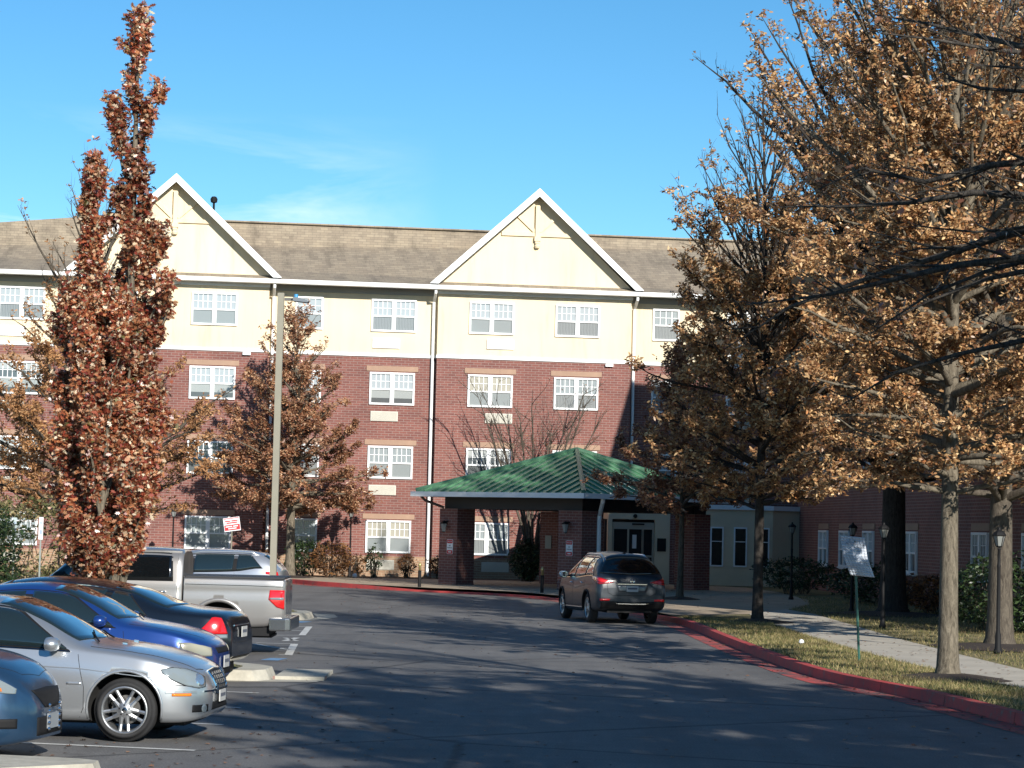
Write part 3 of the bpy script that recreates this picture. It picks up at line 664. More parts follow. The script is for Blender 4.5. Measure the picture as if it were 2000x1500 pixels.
# wing on the right, running towards the camera
WX0, WY0 = 11.95, 97.5
WG = thing('brick_wing', 'long shaded red brick wing with white windows running along the right side', 'building', (WX0, WY0, 0), atan2(-1, .05))
WL = 47.0
w1 = MB(); w1.quad([(-3, 0, 0), (WL, 0, 0), (WL, 0, 9.2), (-3, 0, 9.2)], BRICK); w1.quad([(WL, 0, 0), (WL, 14, 0), (WL, 14, 9.2), (WL, 0, 9.2)], BRICK); w1.quad([(-3, 14, 0), (WL, 14, 0), (WL, 14, 9.2), (-3, 14, 9.2)], BRICK); w1.build('brick_wall', WG)
w2 = MB(); w2.quad([(-3, 0, 9.2), (WL, 0, 9.2), (WL, 0, 12.0), (-3, 0, 12.0)], STUCCO); w2.quad([(WL, 0, 9.2), (WL, 14, 9.2), (WL, 14, 12), (WL, 0, 12)], STUCCO); w2.quad([(-3, 14, 9.2), (WL, 14, 9.2), (WL, 14, 12), (-3, 14, 12)], STUCCO); w2.build('stucco_wall', WG)
w3 = MB(); w3.box(-3, WL, -.05, -.002, 9.14, 9.26, WHITE); w3.box(-3, WL + .3, -.62, -.5, 11.9, 12.08, WHITE); w3.build('trim_band', WG)
w4 = MB(); w4.quad([(-3, -.55, 12.06), (WL + .3, -.55, 12.06), (WL - 4, 7, 15.4), (-3, 7, 15.4)], SHING); w4.quad([(-3, 14.5, 12.06), (WL + .3, 14.5, 12.06), (WL - 4, 7, 15.4), (-3, 7, 15.4)], SHING); w4.quad([(WL + .3, -.55, 12.06), (WL + .3, 14.5, 12.06), (WL - 4, 7, 15.4)], SHING)
w4.box(-3, WL, -.5, .0, 11.99, 12.03, SOFFIT); w4.build('roof', WG)
for gc in (11.5, 32.5):
    g = MB(); g.prism([(gc - 4, 12.1), (gc + 4, 12.1), (gc, 15.8)], -.05, .1, STUCCO, 'y')
    for s in (-1, 1): g.quad([(gc, -.7, 16.15), (gc + s * 4.35, -.7, 12.05), (gc + s * 4.35, 7, 12.05), (gc, 7, 16.15)], SHING)
    g.build('gable', WG)
    rk = MB()
    for s in (-1, 1): rk.prism([(gc, 16.22), (gc + s * 4.4, 12.1), (gc + s * 4.05, 12.1), (gc, 15.85)], -.75, -.705, WHITE, 'y')
    rk.build('rake_board', WG)
for x in (3.1, 7.4, 11.9, 18.8, 28.0, 33.6, 39, 44):
    for f_, z in enumerate(ZT):
        window([['wd', 'cg', 'cd', 'wr'], ['td', 'ph', 'wd', 'pd'], ['cd', 'wc', 'pd', 'wr']][int(x * 7) % 3][f_], WG, x, -.006, z)
        if f_ > 0: lintel(WG, x, 0, z + WH + .05, 2.12)
    MB().box(x - .97, x + .97, -.11, -.002, ZT[3] - .08, ZT[3], WHITE).build('sill', WG)
for x in (18.6, 3.2): unit_grille(WG, x - .1, 0, .38)

# ------------------------------------------------------------------ green entrance canopy
CN = Vector((2.56, 84.9)); cu = Vector((-.72, .694)).normalized(); cv = Vector((.694, .72)).normalized(); SD = 8.35
cc = CN + (cu + cv) * SD / 2
CA = thing('entrance_canopy', 'square drive-up canopy with a green standing seam hip roof on brick columns', 'canopy', (cc.x, cc.y, 0), atan2(cu.y, cu.x))
# local x = cu, local y = -cv ; corner N = (-h, +h)
hh = SD / 2
def green():
    m = bpy.data.materials.new('green_metal'); m.use_nodes = True; n = m.node_tree; b = n.nodes['Principled BSDF']
    tc = n.nodes.new('ShaderNodeTexCoord'); nz = n.nodes.new('ShaderNodeTexNoise'); nz.inputs['Scale'].default_value = 1.1; nz.inputs['Detail'].default_value = 6
    n.links.new(tc.outputs['Object'], nz.inputs['Vector']); r = ramp(n, [(.3, (.09, .235, .125)), (.7, (.15, .335, .185))]); n.links.new(nz.outputs[0], r.inputs[0])
    n.links.new(r.outputs[0], b.inputs['Base Color']); b.inputs['Roughness'].default_value = .42; b.inputs['Metallic'].default_value = .15; return m
GRN = green(); APX = 5.17; EVZ = 3.52
cr = MB(); CR4 = [(-hh, hh), (hh, hh), (hh, -hh), (-hh, -hh)]
for i in range(4):
    a, b = CR4[i], CR4[(i + 1) % 4]; cr.quad([(*a, EVZ), (*b, EVZ), (0, 0, APX)], GRN)
roofc = cr.build('roof', CA)
se = MB()
for i in range(4):
    a = Vector(CR4[i]); b = Vector(CR4[(i + 1) % 4]); n_s = 19
    for k in range(1, n_s):
        t = k / n_s; p = a.lerp(b, t); inward = (-(a + b) / 2); inward.normalize()
        reach = hh * (1 - abs(2 * t - 1)); q = p + inward * reach
        zq = EVZ + (APX - EVZ) * reach / hh
        d = (b - a).normalized() * .017
        se.quad([(p.x - d.x, p.y - d.y, EVZ), (q.x - d.x, q.y - d.y, zq), (q.x - d.x, q.y - d.y, zq + .055), (p.x - d.x, p.y - d.y, EVZ + .055)], GRN)
        se.quad([(p.x + d.x, p.y + d.y, EVZ), (q.x + d.x, q.y + d.y, zq), (q.x + d.x, q.y + d.y, zq + .055), (p.x + d.x, p.y + d.y, EVZ + .055)], GRN)
        se.quad([(p.x - d.x, p.y - d.y, EVZ + .055), (q.x - d.x, q.y - d.y, zq + .055), (q.x + d.x, q.y + d.y, zq + .055), (p.x + d.x, p.y + d.y, EVZ + .055)], GRN)
se.build('standing_seams', roofc)
hp = MB()
for c in CR4: hp.tube([(c[0], c[1], EVZ + .04), (0, 0, APX + .04)], .09, mat('green_ridge_cap', (.07, .17, .10), .45), 6)
hp.build('hip_cap', roofc)
fa = MB(); g_ = hh + .14
fa.box(-g_, g_, hh - .02, g_, 3.34, 3.52, WHITE); fa.box(-g_, g_, -g_, -hh + .02, 3.34, 3.52, WHITE)
fa.box(hh - .02, g_, -hh + .02, hh - .02, 3.342, 3.518, WHITE); fa.box(-g_, -hh + .02, -hh + .02, hh - .02, 3.342, 3.518, WHITE); fa.build('gutter', CA)
MB().box(-hh + .02, hh - .02, -hh + .02, hh - .02, 3.36, 3.40, WOODB).build('ceiling', CA)
bm_ = MB(); q = hh - 1.1
for s in (-1, 1):
    bm_.box(-q - .35, q + .35, s * q - .32, s * q + .32, 2.92, 3.36, WOODB); bm_.box(s * q - .30, s * q + .30, -q + .32, q - .32, 2.925, 3.355, WOODB)
bm_.build('beam', CA)
for sx, sy, w_ in ((-1, 1, .56), (1, 1, .46), (1, -1, .46), (-1, -1, .46)):
    c_ = MB(); x, y = sx * q, sy * q
    if (sx, sy) == (1, -1): x, y = x + .35, y + .35
    c_.box(x - w_, x + w_, y - w_, y + w_, .0, 2.92, BRICK); c_.build('column', CA)
dsp = MB(); dsp.tube([(-hh + .4, hh + .10, 3.36), (-hh + .4, hh + .08, 3.2), (-q + .1, q + .68, 2.85), (-q + .1, q + .64, 2.6), (-q + .1, q + .64, .3)], .07, WHITE, 8)
# downspout on the front face of the near column
ds2 = MB(); ds2.tube([(-hh - .02, hh - 1.0, 3.36), (-hh - .0, hh - 1.0, 3.22), (-q - .66, q - .25, 2.8), (-q - .64, q - .25, 2.6), (-q - .64, q - .25, .3)], .075, WHITE, 8); ds2.build('downspout', CA)
MB().tube([(hh - .35, hh + .05, 3.34), (hh - .4, hh - .1, 3.2), (q + .2, q + .5, 2.95)], .05, mat('brown_pipe', (.10, .06, .05)), 8).build('downspout', CA)
def lantern_wall(x, y, z, parent, face):
    """wall lantern; face = rotation about z, outward = local -y"""
    l = MB(); M = Matrix.Translation((x, y, z)) @ Matrix.Rotation(face, 4, 'Z')
    l.box(-.05, .05, -.16, 0, .14, .18, DARKM, M); l.lathe([(0, .20), (.05, .17), (.15, .10), (.15, .08), (0, .08)], DARKM, 6, M @ Matrix.Translation((0, -.17, 0)))
    l.lathe([(.0, -.24), (.05, -.22), (.06, -.2), (.0, -.2)], DARKM, 6, M @ Matrix.Translation((0, -.17, 0)))
    o = l.build('wall_lantern', parent)
    gl = MB(); gl.lathe([(.13, .08), (.065, -.2)], mat('lantern_glass', (.22, .23, .22), .1, coat=1.0), 6, M @ Matrix.Translation((0, -.17, 0))); gl.build('lantern_glass', o)
    return o
RED = mat('sign_red', (.50, .025, .03), .5); SGW = mat('sign_white', (.72, .72, .72), .45); SGK = mat('sign_black', (.02, .02, .02), .5)
def fire_sign(M, parent=None, lab=None):
    """30 x 50 cm plate, local x right, z up, faces -y"""
    s = MB(); w, h = .155, .27
    def rr(w, h, r): return [(sx * (w - r) + r * cos(a), sz * (h - r) + r * sin(a)) for sx, sz, a0 in ((1, 1, 0), (-1, 1, pi / 2), (-1, -1, pi), (1, -1, 3 * pi / 2)) for a in [a0 + pi / 2 * k / 3 for k in range(4)]]
    s.prism(rr(w, h, .04), -.012, 0, SGW, 'y', M)
    s.prism(rr(w - .012, .065, .03), -.015, -.0125, RED, 'y', M @ Matrix.Translation((0, 0, h - .078)))
    s.prism(rr(w - .012, .065, .03), -.015, -.0125, RED, 'y', M @ Matrix.Translation((0, 0, -h + .078)))
    o = s.build('fire_lane_sign', parent)
    R = Matrix.Rotation(pi / 2, 4, 'X')
    text('FIRE LANE', .05, M @ Matrix.Translation((0, -.017, h - .08)) @ R, SGW, o); text('NO', .06, M @ Matrix.Translation((0, -.014, .04)) @ R, SGK, o)
    text('PARKING', .058, M @ Matrix.Translation((0, -.014, -.04)) @ R, SGK, o); s2 = MB(); s2.box(-.07, .07, -.018, -.0155, -h + .062, -h + .098, SGW, M); s2.build('print', o)
    return o
CM = Matrix.Translation((cc.x, cc.y, 0)) @ Matrix.Rotation(atan2(cu.y, cu.x), 4, 'Z')
# the -cv faces of the columns: local +y side; outward = +y => rotate by pi
fl = {}
for (sx, w_, lab) in ((1, .46, 'red and white fire lane sign on the far left canopy column'), (-1, .56, 'red and white fire lane sign on the near canopy column behind the dark crossover')):
    yy = q + w_
    lantern_wall(sx * q + .05, yy + .002, 2.28 if sx > 0 else 2.35, CA, pi)
    M = CM @ Matrix.Translation((sx * q - (.12 if sx > 0 else .0), yy + .004, 1.52 if sx > 0 else 1.6)) @ Matrix.Rotation(pi, 4, 'Z')
    o = fire_sign(M); tag(o, lab, 'sign', 'fire lane signs')
M = Matrix.Translation((0, 101, 0)) @ Matrix.Rotation(TH, 4, 'Z') @ Matrix.Translation((6.85, YE + .235, 1.62)) @ Matrix.Rotation(0, 4, 'Z')
tag(fire_sign(M), 'red and white fire lane sign on the brick pier right of the glass doors', 'sign', 'fire lane signs')
pq = MB(); pq.box(-.16, .16, -.03, 0, -.25, .25, mat('grey_plaque', (.30, .31, .28), .6)); po = pq.build('wall_plaque')
tag(po, 'grey framed plaque on the dark back column under the canopy', 'plaque'); 
pm = CM @ Vector((q + .35, -q + .35 + .465, 1.75)); po.location = pm; po.rotation_euler = (0, 0, atan2(cu.y, cu.x) + pi)
# ------------------------------------------------------------------ foliage
def leaf_mat(name, stops, rough=.5, trans=.25, spec=.4):
    m = bpy.data.materials.new(name); m.use_nodes = True; n = m.node_tree; b = n.nodes['Principled BSDF']; out = n.nodes['Material Output']
    ge = n.nodes.new('ShaderNodeNewGeometry'); r = ramp(n, stops); n.links.new(ge.outputs['Random Per Island'], r.inputs[0])
    tc = n.nodes.new('ShaderNodeTexCoord'); nz = n.nodes.new('ShaderNodeTexNoise'); nz.inputs['Scale'].default_value = .9; nz.inputs['Detail'].default_value = 3
    n.links.new(tc.outputs['Object'], nz.inputs['Vector']); r2 = ramp(n, [(.35, (.70, .64, .62)), (.65, (1.28, 1.26, 1.2))]); n.links.new(nz.outputs[0], r2.inputs[0])
    a = n.nodes.new('ShaderNodeMix'); a.data_type = 'RGBA'; a.blend_type = 'MULTIPLY'; a.inputs[0].default_value = 1
    n.links.new(r.outputs[0], a.inputs[6]); n.links.new(r2.outputs[0], a.inputs[7]); n.links.new(a.outputs[2], b.inputs['Base Color'])
    b.inputs['Roughness'].default_value = rough; b.inputs['Specular IOR Level'].default_value = spec
    tr = n.nodes.new('ShaderNodeBsdfTranslucent'); n.links.new(a.outputs[2], tr.inputs[0])
    ms = n.nodes.new('ShaderNodeMixShader'); ms.inputs[0].default_value = trans
    n.links.new(b.outputs[0], ms.inputs[1]); n.links.new(tr.outputs[0], ms.inputs[2]); n.links.new(ms.outputs[0], out.inputs[0])
    return m
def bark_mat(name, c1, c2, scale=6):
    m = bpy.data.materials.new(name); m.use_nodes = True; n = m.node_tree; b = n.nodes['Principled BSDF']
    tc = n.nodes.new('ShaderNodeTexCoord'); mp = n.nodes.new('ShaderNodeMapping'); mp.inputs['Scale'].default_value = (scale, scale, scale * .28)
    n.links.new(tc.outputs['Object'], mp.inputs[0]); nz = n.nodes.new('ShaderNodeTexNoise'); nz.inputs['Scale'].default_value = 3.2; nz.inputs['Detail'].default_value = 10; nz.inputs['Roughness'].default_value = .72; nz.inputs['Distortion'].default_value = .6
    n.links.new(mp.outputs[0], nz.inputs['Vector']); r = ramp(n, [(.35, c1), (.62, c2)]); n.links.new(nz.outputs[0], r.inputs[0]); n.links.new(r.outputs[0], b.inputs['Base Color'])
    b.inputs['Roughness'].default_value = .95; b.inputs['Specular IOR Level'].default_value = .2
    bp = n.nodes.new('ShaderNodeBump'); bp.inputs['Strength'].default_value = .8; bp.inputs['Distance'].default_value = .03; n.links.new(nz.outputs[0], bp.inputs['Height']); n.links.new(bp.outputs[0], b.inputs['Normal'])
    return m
L_RUST = leaf_mat('rust_oak_leaves', [(0, (.10, .038, .022)), (.3, (.23, .095, .05)), (.6, (.38, .20, .11)), (.85, (.55, .37, .22)), (1, (.34, .11, .05))], .42, .22, .5)
L_GOLD = leaf_mat('tan_oak_leaves', [(0, (.13, .06, .03)), (.3, (.30, .155, .07)), (.6, (.50, .31, .145)), (.88, (.68, .49, .27)), (1, (.42, .16, .05))], .42, .25, .5)
L_RED = leaf_mat('red_oak_leaves', [(0, (.12, .02, .016)), (.22, (.24, .05, .03)), (.45, (.33, .11, .05)), (.70, (.40, .19, .09)), (.88, (.56, .42, .28)), (.96, (.64, .56, .44)), (1, (.12, .12, .03))], .34, .18, .7)
L_PALE = leaf_mat('pale_tan_leaves', [(0, (.25, .12, .05)), (.5, (.45, .24, .11)), (1, (.58, .36, .18))], .5, .3)
L_GREEN = leaf_mat('dark_evergreen_leaves', [(0, (.010, .022, .010)), (.6, (.028, .055, .020)), (1, (.06, .10, .035))], .4, .1)
L_HEDGE = leaf_mat('mixed_hedge_leaves', [(0, (.05, .06, .02)), (.35, (.12, .13, .045)), (.7, (.24, .20, .10)), (1, (.36, .27, .16))], .6, .2)
L_BROWN = leaf_mat('brown_shrub_leaves', [(0, (.06, .03, .02)), (.5, (.17, .085, .04)), (1, (.36, .17, .05))], .6, .2)
L_LITTER = leaf_mat('fallen_leaf', [(0, (.06, .035, .025)), (.5, (.16, .08, .045)), (1, (.36, .20, .11))], .7, .05)
L_GRASS = leaf_mat('grass_blades', [(0, (.05, .075, .018)), (.3, (.14, .15, .045)), (.6, (.30, .25, .11)), (1, (.45, .37, .20))], .7, .3)
BK_GREY = bark_mat('grey_brown_bark', (.060, .050, .037), (.205, .175, .13))
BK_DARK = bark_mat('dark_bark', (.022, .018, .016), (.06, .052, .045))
BK_TWIG = bark_mat('twig_bark', (.025, .021, .018), (.10, .088, .075), 9)
BK_MID = bark_mat('mid_bark', (.045, .037, .03), (.13, .11, .085))

OAK = np.array([(0, 0), (.14, .05), (.22, .20), (.34, .10), (.48, .34), (.58, .12), (.78, .26), (.80, .08), (1, 0), (.80, -.08), (.78, -.26), (.58, -.12), (.48, -.34), (.34, -.10), (.22, -.20), (.14, -.05)])
DIA = np.array([(0, 0), (.35, .20), (.7, .17), (1, 0), (.7, -.17), (.35, -.20)])
TRI = np.array([(0, .5), (1, 0), (0, -.5)])
def leaves_mesh(name, P, size, mats, parent, rng, shape=DIA, per=5, spread=.6, droop=.1, width=1.0, up=.0, mi=None, curl=.18):
    """P cluster centres; each carries 'per' leaves that radiate from it"""
    N = len(P) * per; C = np.repeat(P, per, 0) + rng.normal(0, size * .22, (N, 3))
    a = rng.normal(0, 1, (N, 3)); a[:, 2] = a[:, 2] * spread - droop + up; a /= np.linalg.norm(a, axis=1)[:, None]
    r = rng.normal(0, 1, (N, 3)); b = np.cross(a, r); b /= np.linalg.norm(b, axis=1)[:, None]; c = np.cross(a, b)
    s = size * rng.uniform(.45, 1.45, N)
    K = len(shape); T = shape
    V = C[:, None, :] + (a[:, None, :] * T[None, :, :1] + b[:, None, :] * T[None, :, 1:2] * width + c[:, None, :] * (curl * (T[None, :, :1] ** 2 - np.abs(T[None, :, 1:2]) * 1.2))) * s[:, None, None]
    F = np.arange(N * K).reshape(N, K)
    return npmesh(name, V.reshape(-1, 3), F, mats, parent)

def branch_set(name, polys, m, parent):
    """polys: list of (points list, radii list, sides)"""
    V = []; F = []; off = 0
    for pts, rad, sd in polys:
        pts = np.asarray(pts, float); n = len(pts); rad = np.asarray(rad, float)
        t = np.gradient(pts, axis=0); t /= np.linalg.norm(t, axis=1)[:, None] + 1e-9
        ref = np.array([0.31, .17, .93]) if abs(t[0][2]) < .8 else np.array([1., .1, 0])
        a = np.cross(t, ref); a /= np.linalg.norm(a, axis=1)[:, None] + 1e-9; b = np.cross(t, a)
        an = 2 * pi * np.arange(sd) / sd
        ring = pts[:, None, :] + (a[:, None, :] * np.cos(an)[None, :, None] + b[:, None, :] * np.sin(an)[None, :, None]) * rad[:, None, None]
        V.append(ring.reshape(-1, 3))
        i = np.arange(n - 1)[:, None] * sd; q = np.arange(sd)[None, :]; r = (q + 1) % sd
        F.append(np.stack([i + q, i + r, i + sd + r, i + sd + q], -1).reshape(-1, 4) + off); off += n * sd
    return npmesh(name, np.concatenate(V), np.concatenate(F), [m], parent, smooth=True)

def tree(label, loc, H, r0, zc, env, nl, elev=(8, 62), nclu=3000, leaf=.12, lmat=L_RUST, bark=BK_GREY, seed=1, shape=DIA, per=5, dens=None, group=None, name='oak_tree',
         stems=None, sec=2.6, droop=.12, lean=(0, 0), az_range=None, cat='tree', top_r=.012, flare=1.45, twig=True, seclen=.5, tf=.72, lrf=.017, clump=.38):
    rng = np.random.default_rng(seed); R = random.Random(seed)
    root = thing(name, label, cat, loc, 0, group)
    trunk = []; limbs = []; CP = []; CW = []
    stems = stems or [((0, 0), H, env, r0)]
    for (ox, oy), Hs, en, rs in stems:
        n = 14; pts = []; rad = []
        wx, wy = R.uniform(-1, 1) * .12, R.uniform(-1, 1) * .12; ph = R.uniform(0, 6)
        for i in range(n):
            s = i / (n - 1); z = Hs * s; f = min(1, s * 4)
            pts.append((ox * f ** .8 + lean[0] * s * Hs + wx * sin(s * 5 + ph) * s, oy * f ** .8 + lean[1] * s * Hs + wy * sin(s * 6 + ph) * s, z))
            rad.append(max(top_r, rs * (1 - s) ** tf))
        # root flare
        fl = [(pts[0], rad[0] * flare), ((pts[0][0], pts[0][1], .18), rad[0] * (1 + (flare - 1) * .35)), ((pts[0][0] + (pts[1][0] - pts[0][0]) * .5, pts[0][1] + (pts[1][1] - pts[0][1]) * .5, .5), rad[0] * 1.03)]
        P = [f[0] for f in fl] + [p for p in pts[1:] if p[2] > .55]; RR = [f[1] for f in fl] + [rad[i] for i in range(1, n) if pts[i][2] > .55]
        trunk.append((P, RR, 14 if rs > .09 else 9))
        PA = np.array(P); ZA = PA[:, 2]
        nls = nl if len(stems) == 1 else max(6, int(nl * Hs / H / len(stems)))
        for i in range(nls):
            t = (i + R.uniform(.2, .8)) / nls; az = i * 2.39996 + R.uniform(-.35, .35) + seed
            if az_range: az = R.uniform(*az_range)
            e = radians(elev[0] + (elev[1] - elev[0]) * t + R.uniform(-6, 6)); reach = en(t) * R.uniform(.72, 1.12)
            zt = zc + (Hs - zc) * t
            z0 = max(zc * .85, min(zt, Hs * .96) - reach * tan(e) * .85)
            sx = np.interp(z0, ZA, PA[:, 0]); sy = np.interp(z0, ZA, PA[:, 1]); sr = np.interp(z0, ZA, RR)
            L = reach / cos(e); d = np.array([cos(az) * cos(e), sin(az) * cos(e), sin(e)]); m = 8
            s = np.linspace(0, 1, m); base = np.array([sx, sy, z0])
            w = np.cumsum(rng.normal(0, .022 * L, (m, 3)), 0) * (s[:, None] ** .7)
            lp = base + d * (L * s)[:, None] + w; lp[:, 2] -= droop * L * s ** 2 * (1 - t) ; lp[:, 2] += .06 * L * s ** 2
            lr = min(sr * .62, .011 + L * lrf) * (1 - s) ** .8 + .005
            limbs.append((lp, lr, 6 if L > 1.5 else 4))
            ns = max(3, int(L * sec))
            for k in range(ns):
                u = .16 + .84 * (k + R.random()) / ns; u = min(u, .99)
                p0 = np.array([np.interp(u, s, lp[:, j]) for j in range(3)])
                sgn = 1 if k % 2 else -1; aa = az + sgn * radians(R.uniform(25, 62)); ee = e + radians(R.uniform(-22, 28))
                l2 = max(.28, seclen * L * (1.05 - u) * R.uniform(.6, 1.1)); l2 = min(l2, 1.9)
                d2 = np.array([cos(aa) * cos(ee), sin(aa) * cos(ee), sin(ee)]); m2 = 5; s2 = np.linspace(0, 1, m2)
                q = p0 + d2 * (l2 * s2)[:, None] + np.cumsum(rng.normal(0, .035 * l2, (m2, 3)), 0) * s2[:, None]; q[:, 2] += .10 * l2 * s2 ** 2
                limbs.append((q, (.004 + .009 * min(l2, 1.4)) * (1 - s2) ** .8 + .003, 4))
                if twig:
                    for g_ in range(max(2, int(l2 * 4))):
                        u3 = R.uniform(.2, 1.0); p1 = np.array([np.interp(u3, s2, q[:, j]) for j in range(3)])
                        a3 = aa + R.uniform(-1.3, 1.3); e3 = ee + R.uniform(-.5, .7); l3 = R.uniform(.15, .42)
                        d3 = np.array([cos(a3) * cos(e3), sin(a3) * cos(e3), sin(e3)]); p2 = p1 + d3 * l3 * .5 + rng.normal(0, .02, 3); p3 = p1 + d3 * l3
                        limbs.append(([p1, p2, p3], [.0045, .0035, .002], 3))
                        CP += [p1 * .5 + p2 * .5, p2, p3]; CW += [1, 1, 1.3]
                for v in np.linspace(.3, 1, 5): CP.append(np.array([np.interp(v, s2, q[:, j]) for j in range(3)])); CW.append(1)
    branch_set('trunk', trunk, bark, root)
    branch_set('branches', limbs, bark, root)
    CP = np.array(CP); CW = np.array(CW, float)
    # clumps: some twigs keep their leaves, some are bare
    cl = np.sin(CP[:, 0] * 2.9 + seed) + np.sin(CP[:, 1] * 3.1 + 2 * seed) + np.sin(CP[:, 2] * 3.7 + 1.3 * seed); CW *= np.clip(.75 + clump * cl, .06, 2)
    if dens is not None: CW *= np.array([dens(p) for p in CP])
    if nclu > 0:
        idx = rng.choice(len(CP), nclu, p=CW / CW.sum()); Pc = CP[idx] + rng.normal(0, leaf * .55, (nclu, 3))
        leaves_mesh('foliage', Pc, leaf, [lmat], root, rng, shape, per)
    return root
def E(*kv):
    xs = [k[0] for k in kv]; ys = [k[1] for k in kv]
    return lambda t: float(np.interp(t, xs, ys))

# red columnar oak on the island, two uprights
tree('tall narrow red oak with two spires rising between the parked cars', (-6.42, 39.0, .15), 10.25, .15, 1.2,
     None, 120, (60, 78), 22000, .088, L_RED, BK_GREY, 11, OAK, 5, None, 'red columnar oaks', 'columnar_oak',
     stems=[((.30, .05), 10.1, E((0, .30), (.12, .62), (.35, .70), (.48, .54), (.55, .30), (.64, .16), (.70, .36), (.85, .30), (1, .08)), .13),
            ((-.40, -.02), 7.9, E((0, .25), (.2, .50), (.5, .52), (.66, .32), (.8, .17), (1, .05)), .11),
            ((.42, .25), 6.6, E((0, .3), (.3, .52), (.7, .50), (.9, .25), (1, .1)), .09),
            ((-.30, .38), 6.0, E((0, .3), (.3, .5), (.7, .5), (1, .15)), .08), ((.05, -.45), 5.4, E((0, .3), (.4, .6), (.8, .45), (1, .15)), .08)], sec=3.4, droop=0, seclen=.40, clump=.16)
# sparse pale tree by the left end of the building
tree('sparse tan-leaved tree with bare upright top left of the red oak', (-12.8, 74.0, .15), 13.0, .2, 2.2, E((0, 4.6), (.25, 4.9), (.5, 2.6), (.75, 1.8), (1, .4)), 64, (10, 74), 13000, .10, L_PALE, BK_MID, 5, DIA, 4,
     lambda p: 1.0 if p[2] < 7.5 else (.30 if p[2] < 9.3 else .05), name='oak_tree')
# oak in front of the brick
tree('bushy russet pin oak in front of the brick wall beside the tall lamp post', (-8.45, 95.6, .15), 10.6, .19, 2.7, E((0, 3.7), (.12, 4.0), (.25, 3.0), (.5, 2.5), (.75, 1.6), (.9, .8), (1, .2)), 72, (4, 56), 17000, .098, L_RUST, BK_GREY, 8, DIA, 5,
     lambda p: .35 if (p[2] > 8.3) else 1.0, name='oak_tree')
# right side trees
RG = 'oaks along the right hand kerb'
tree('slim young russet oak on the plaza beside the canopy', (5.44, 77.7, .15), 8.0, .105, 3.0, E((0, 2.5), (.15, 2.9), (.4, 1.7), (.7, .9), (1, .2)), 50, (6, 60), 7800, .098, L_RUST, BK_MID, 21, DIA, 5, None, RG)
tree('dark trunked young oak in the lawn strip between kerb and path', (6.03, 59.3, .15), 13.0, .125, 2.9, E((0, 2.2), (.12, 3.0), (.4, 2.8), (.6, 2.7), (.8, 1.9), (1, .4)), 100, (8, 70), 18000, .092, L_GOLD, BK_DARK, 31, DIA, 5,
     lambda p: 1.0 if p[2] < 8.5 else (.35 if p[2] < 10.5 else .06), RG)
tree('sunlit grey trunk oak with tan leaves in a mulch ring nearest the kerb', (6.7, 37.4, .15), 12.6, .152, 3.0, E((0, 2.1), (.1, 2.7), (.3, 2.9), (.55, 2.7), (.8, 2.5), (1, .9)), 100, (6, 64), 30000, .074, L_GOLD, BK_GREY, 41, DIA, 5,
     lambda p: 1.0 if p[2] < 7 else (.62 if p[2] < 9 else .4), RG)
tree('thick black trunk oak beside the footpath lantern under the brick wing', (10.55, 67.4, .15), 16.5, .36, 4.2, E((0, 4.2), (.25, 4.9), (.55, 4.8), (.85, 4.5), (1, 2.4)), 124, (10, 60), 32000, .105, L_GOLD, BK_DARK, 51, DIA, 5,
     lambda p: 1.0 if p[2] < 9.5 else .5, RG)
tree('thick grey trunk oak behind the far right lantern', (9.7, 48.5, .15), 14.5, .25, 3.4, E((0, 4.3), (.3, 4.4), (.6, 3.2), (1, .5)), 84, (10, 66), 17000, .092, L_GOLD, BK_MID, 61, DIA, 5,
     lambda p: 1.0 if p[2] < 8 else .55, RG)
# bare branches of a nearer tree reaching in from the right
bt = tree('nearly bare dark tree reaching long drooping boughs in from the right edge', (7.4, 24.5, .15), 11.5, .2, 4.0, E((0, 3.6), (.2, 5.2), (.5, 4.4), (.8, 3.4), (1, .8)), 34, (-6, 40), 420, .10, L_RUST, BK_TWIG, 71, OAK, 3,
     None, name='bare_tree', droop=.28, sec=3.0, seclen=.42, lrf=.009, az_range=(pi - 1.15, pi + 1.15))
# trees behind the photographer that shade the near part of the lot
sh = tree('leafy oak beside the lot entrance on the right', (8.6, 12.4, .15), 12.5, .2, 3.2, E((0, 3.0), (.3, 3.9), (.7, 2.8), (1, .6)), 44, (8, 62), 3200, .2, L_GOLD, BK_GREY, 81, DIA, 5, None, 'oaks behind the viewpoint', twig=False)
for i_, (x, y, s_, l_) in enumerate([(13.5, 9.0, 1.12, 'taller'), (12.6, 15.4, .92, 'broad'), (12.0, 2.0, 1.2, 'large'), (6.9, 8.0, .92, 'slim'), (17.5, 3.0, 1.2, 'far'), (20, 5, 1.2, 'outer'), (15.5, -4, 1.25, 'rear')]):
    c = dup(sh, None, (x, y, .15), i_ * 1.3, 'leafy oak, %s one of the row behind the viewpoint' % l_); c.scale = (s_, s_, s_)

lc = tree('small red oak whose leaf tips reach in at the left edge', (-4.72, 15.6, .15), 7.2, .1, 1.0, E((0, .7), (.3, 1.25), (.7, 1.32), (1, .6)), 60, (50, 74), 2300, .125, L_RED, BK_GREY, 91, OAK, 5, lambda p: 1 if p[2] > 4.3 else .0, 'red columnar oaks', 'columnar_oak')

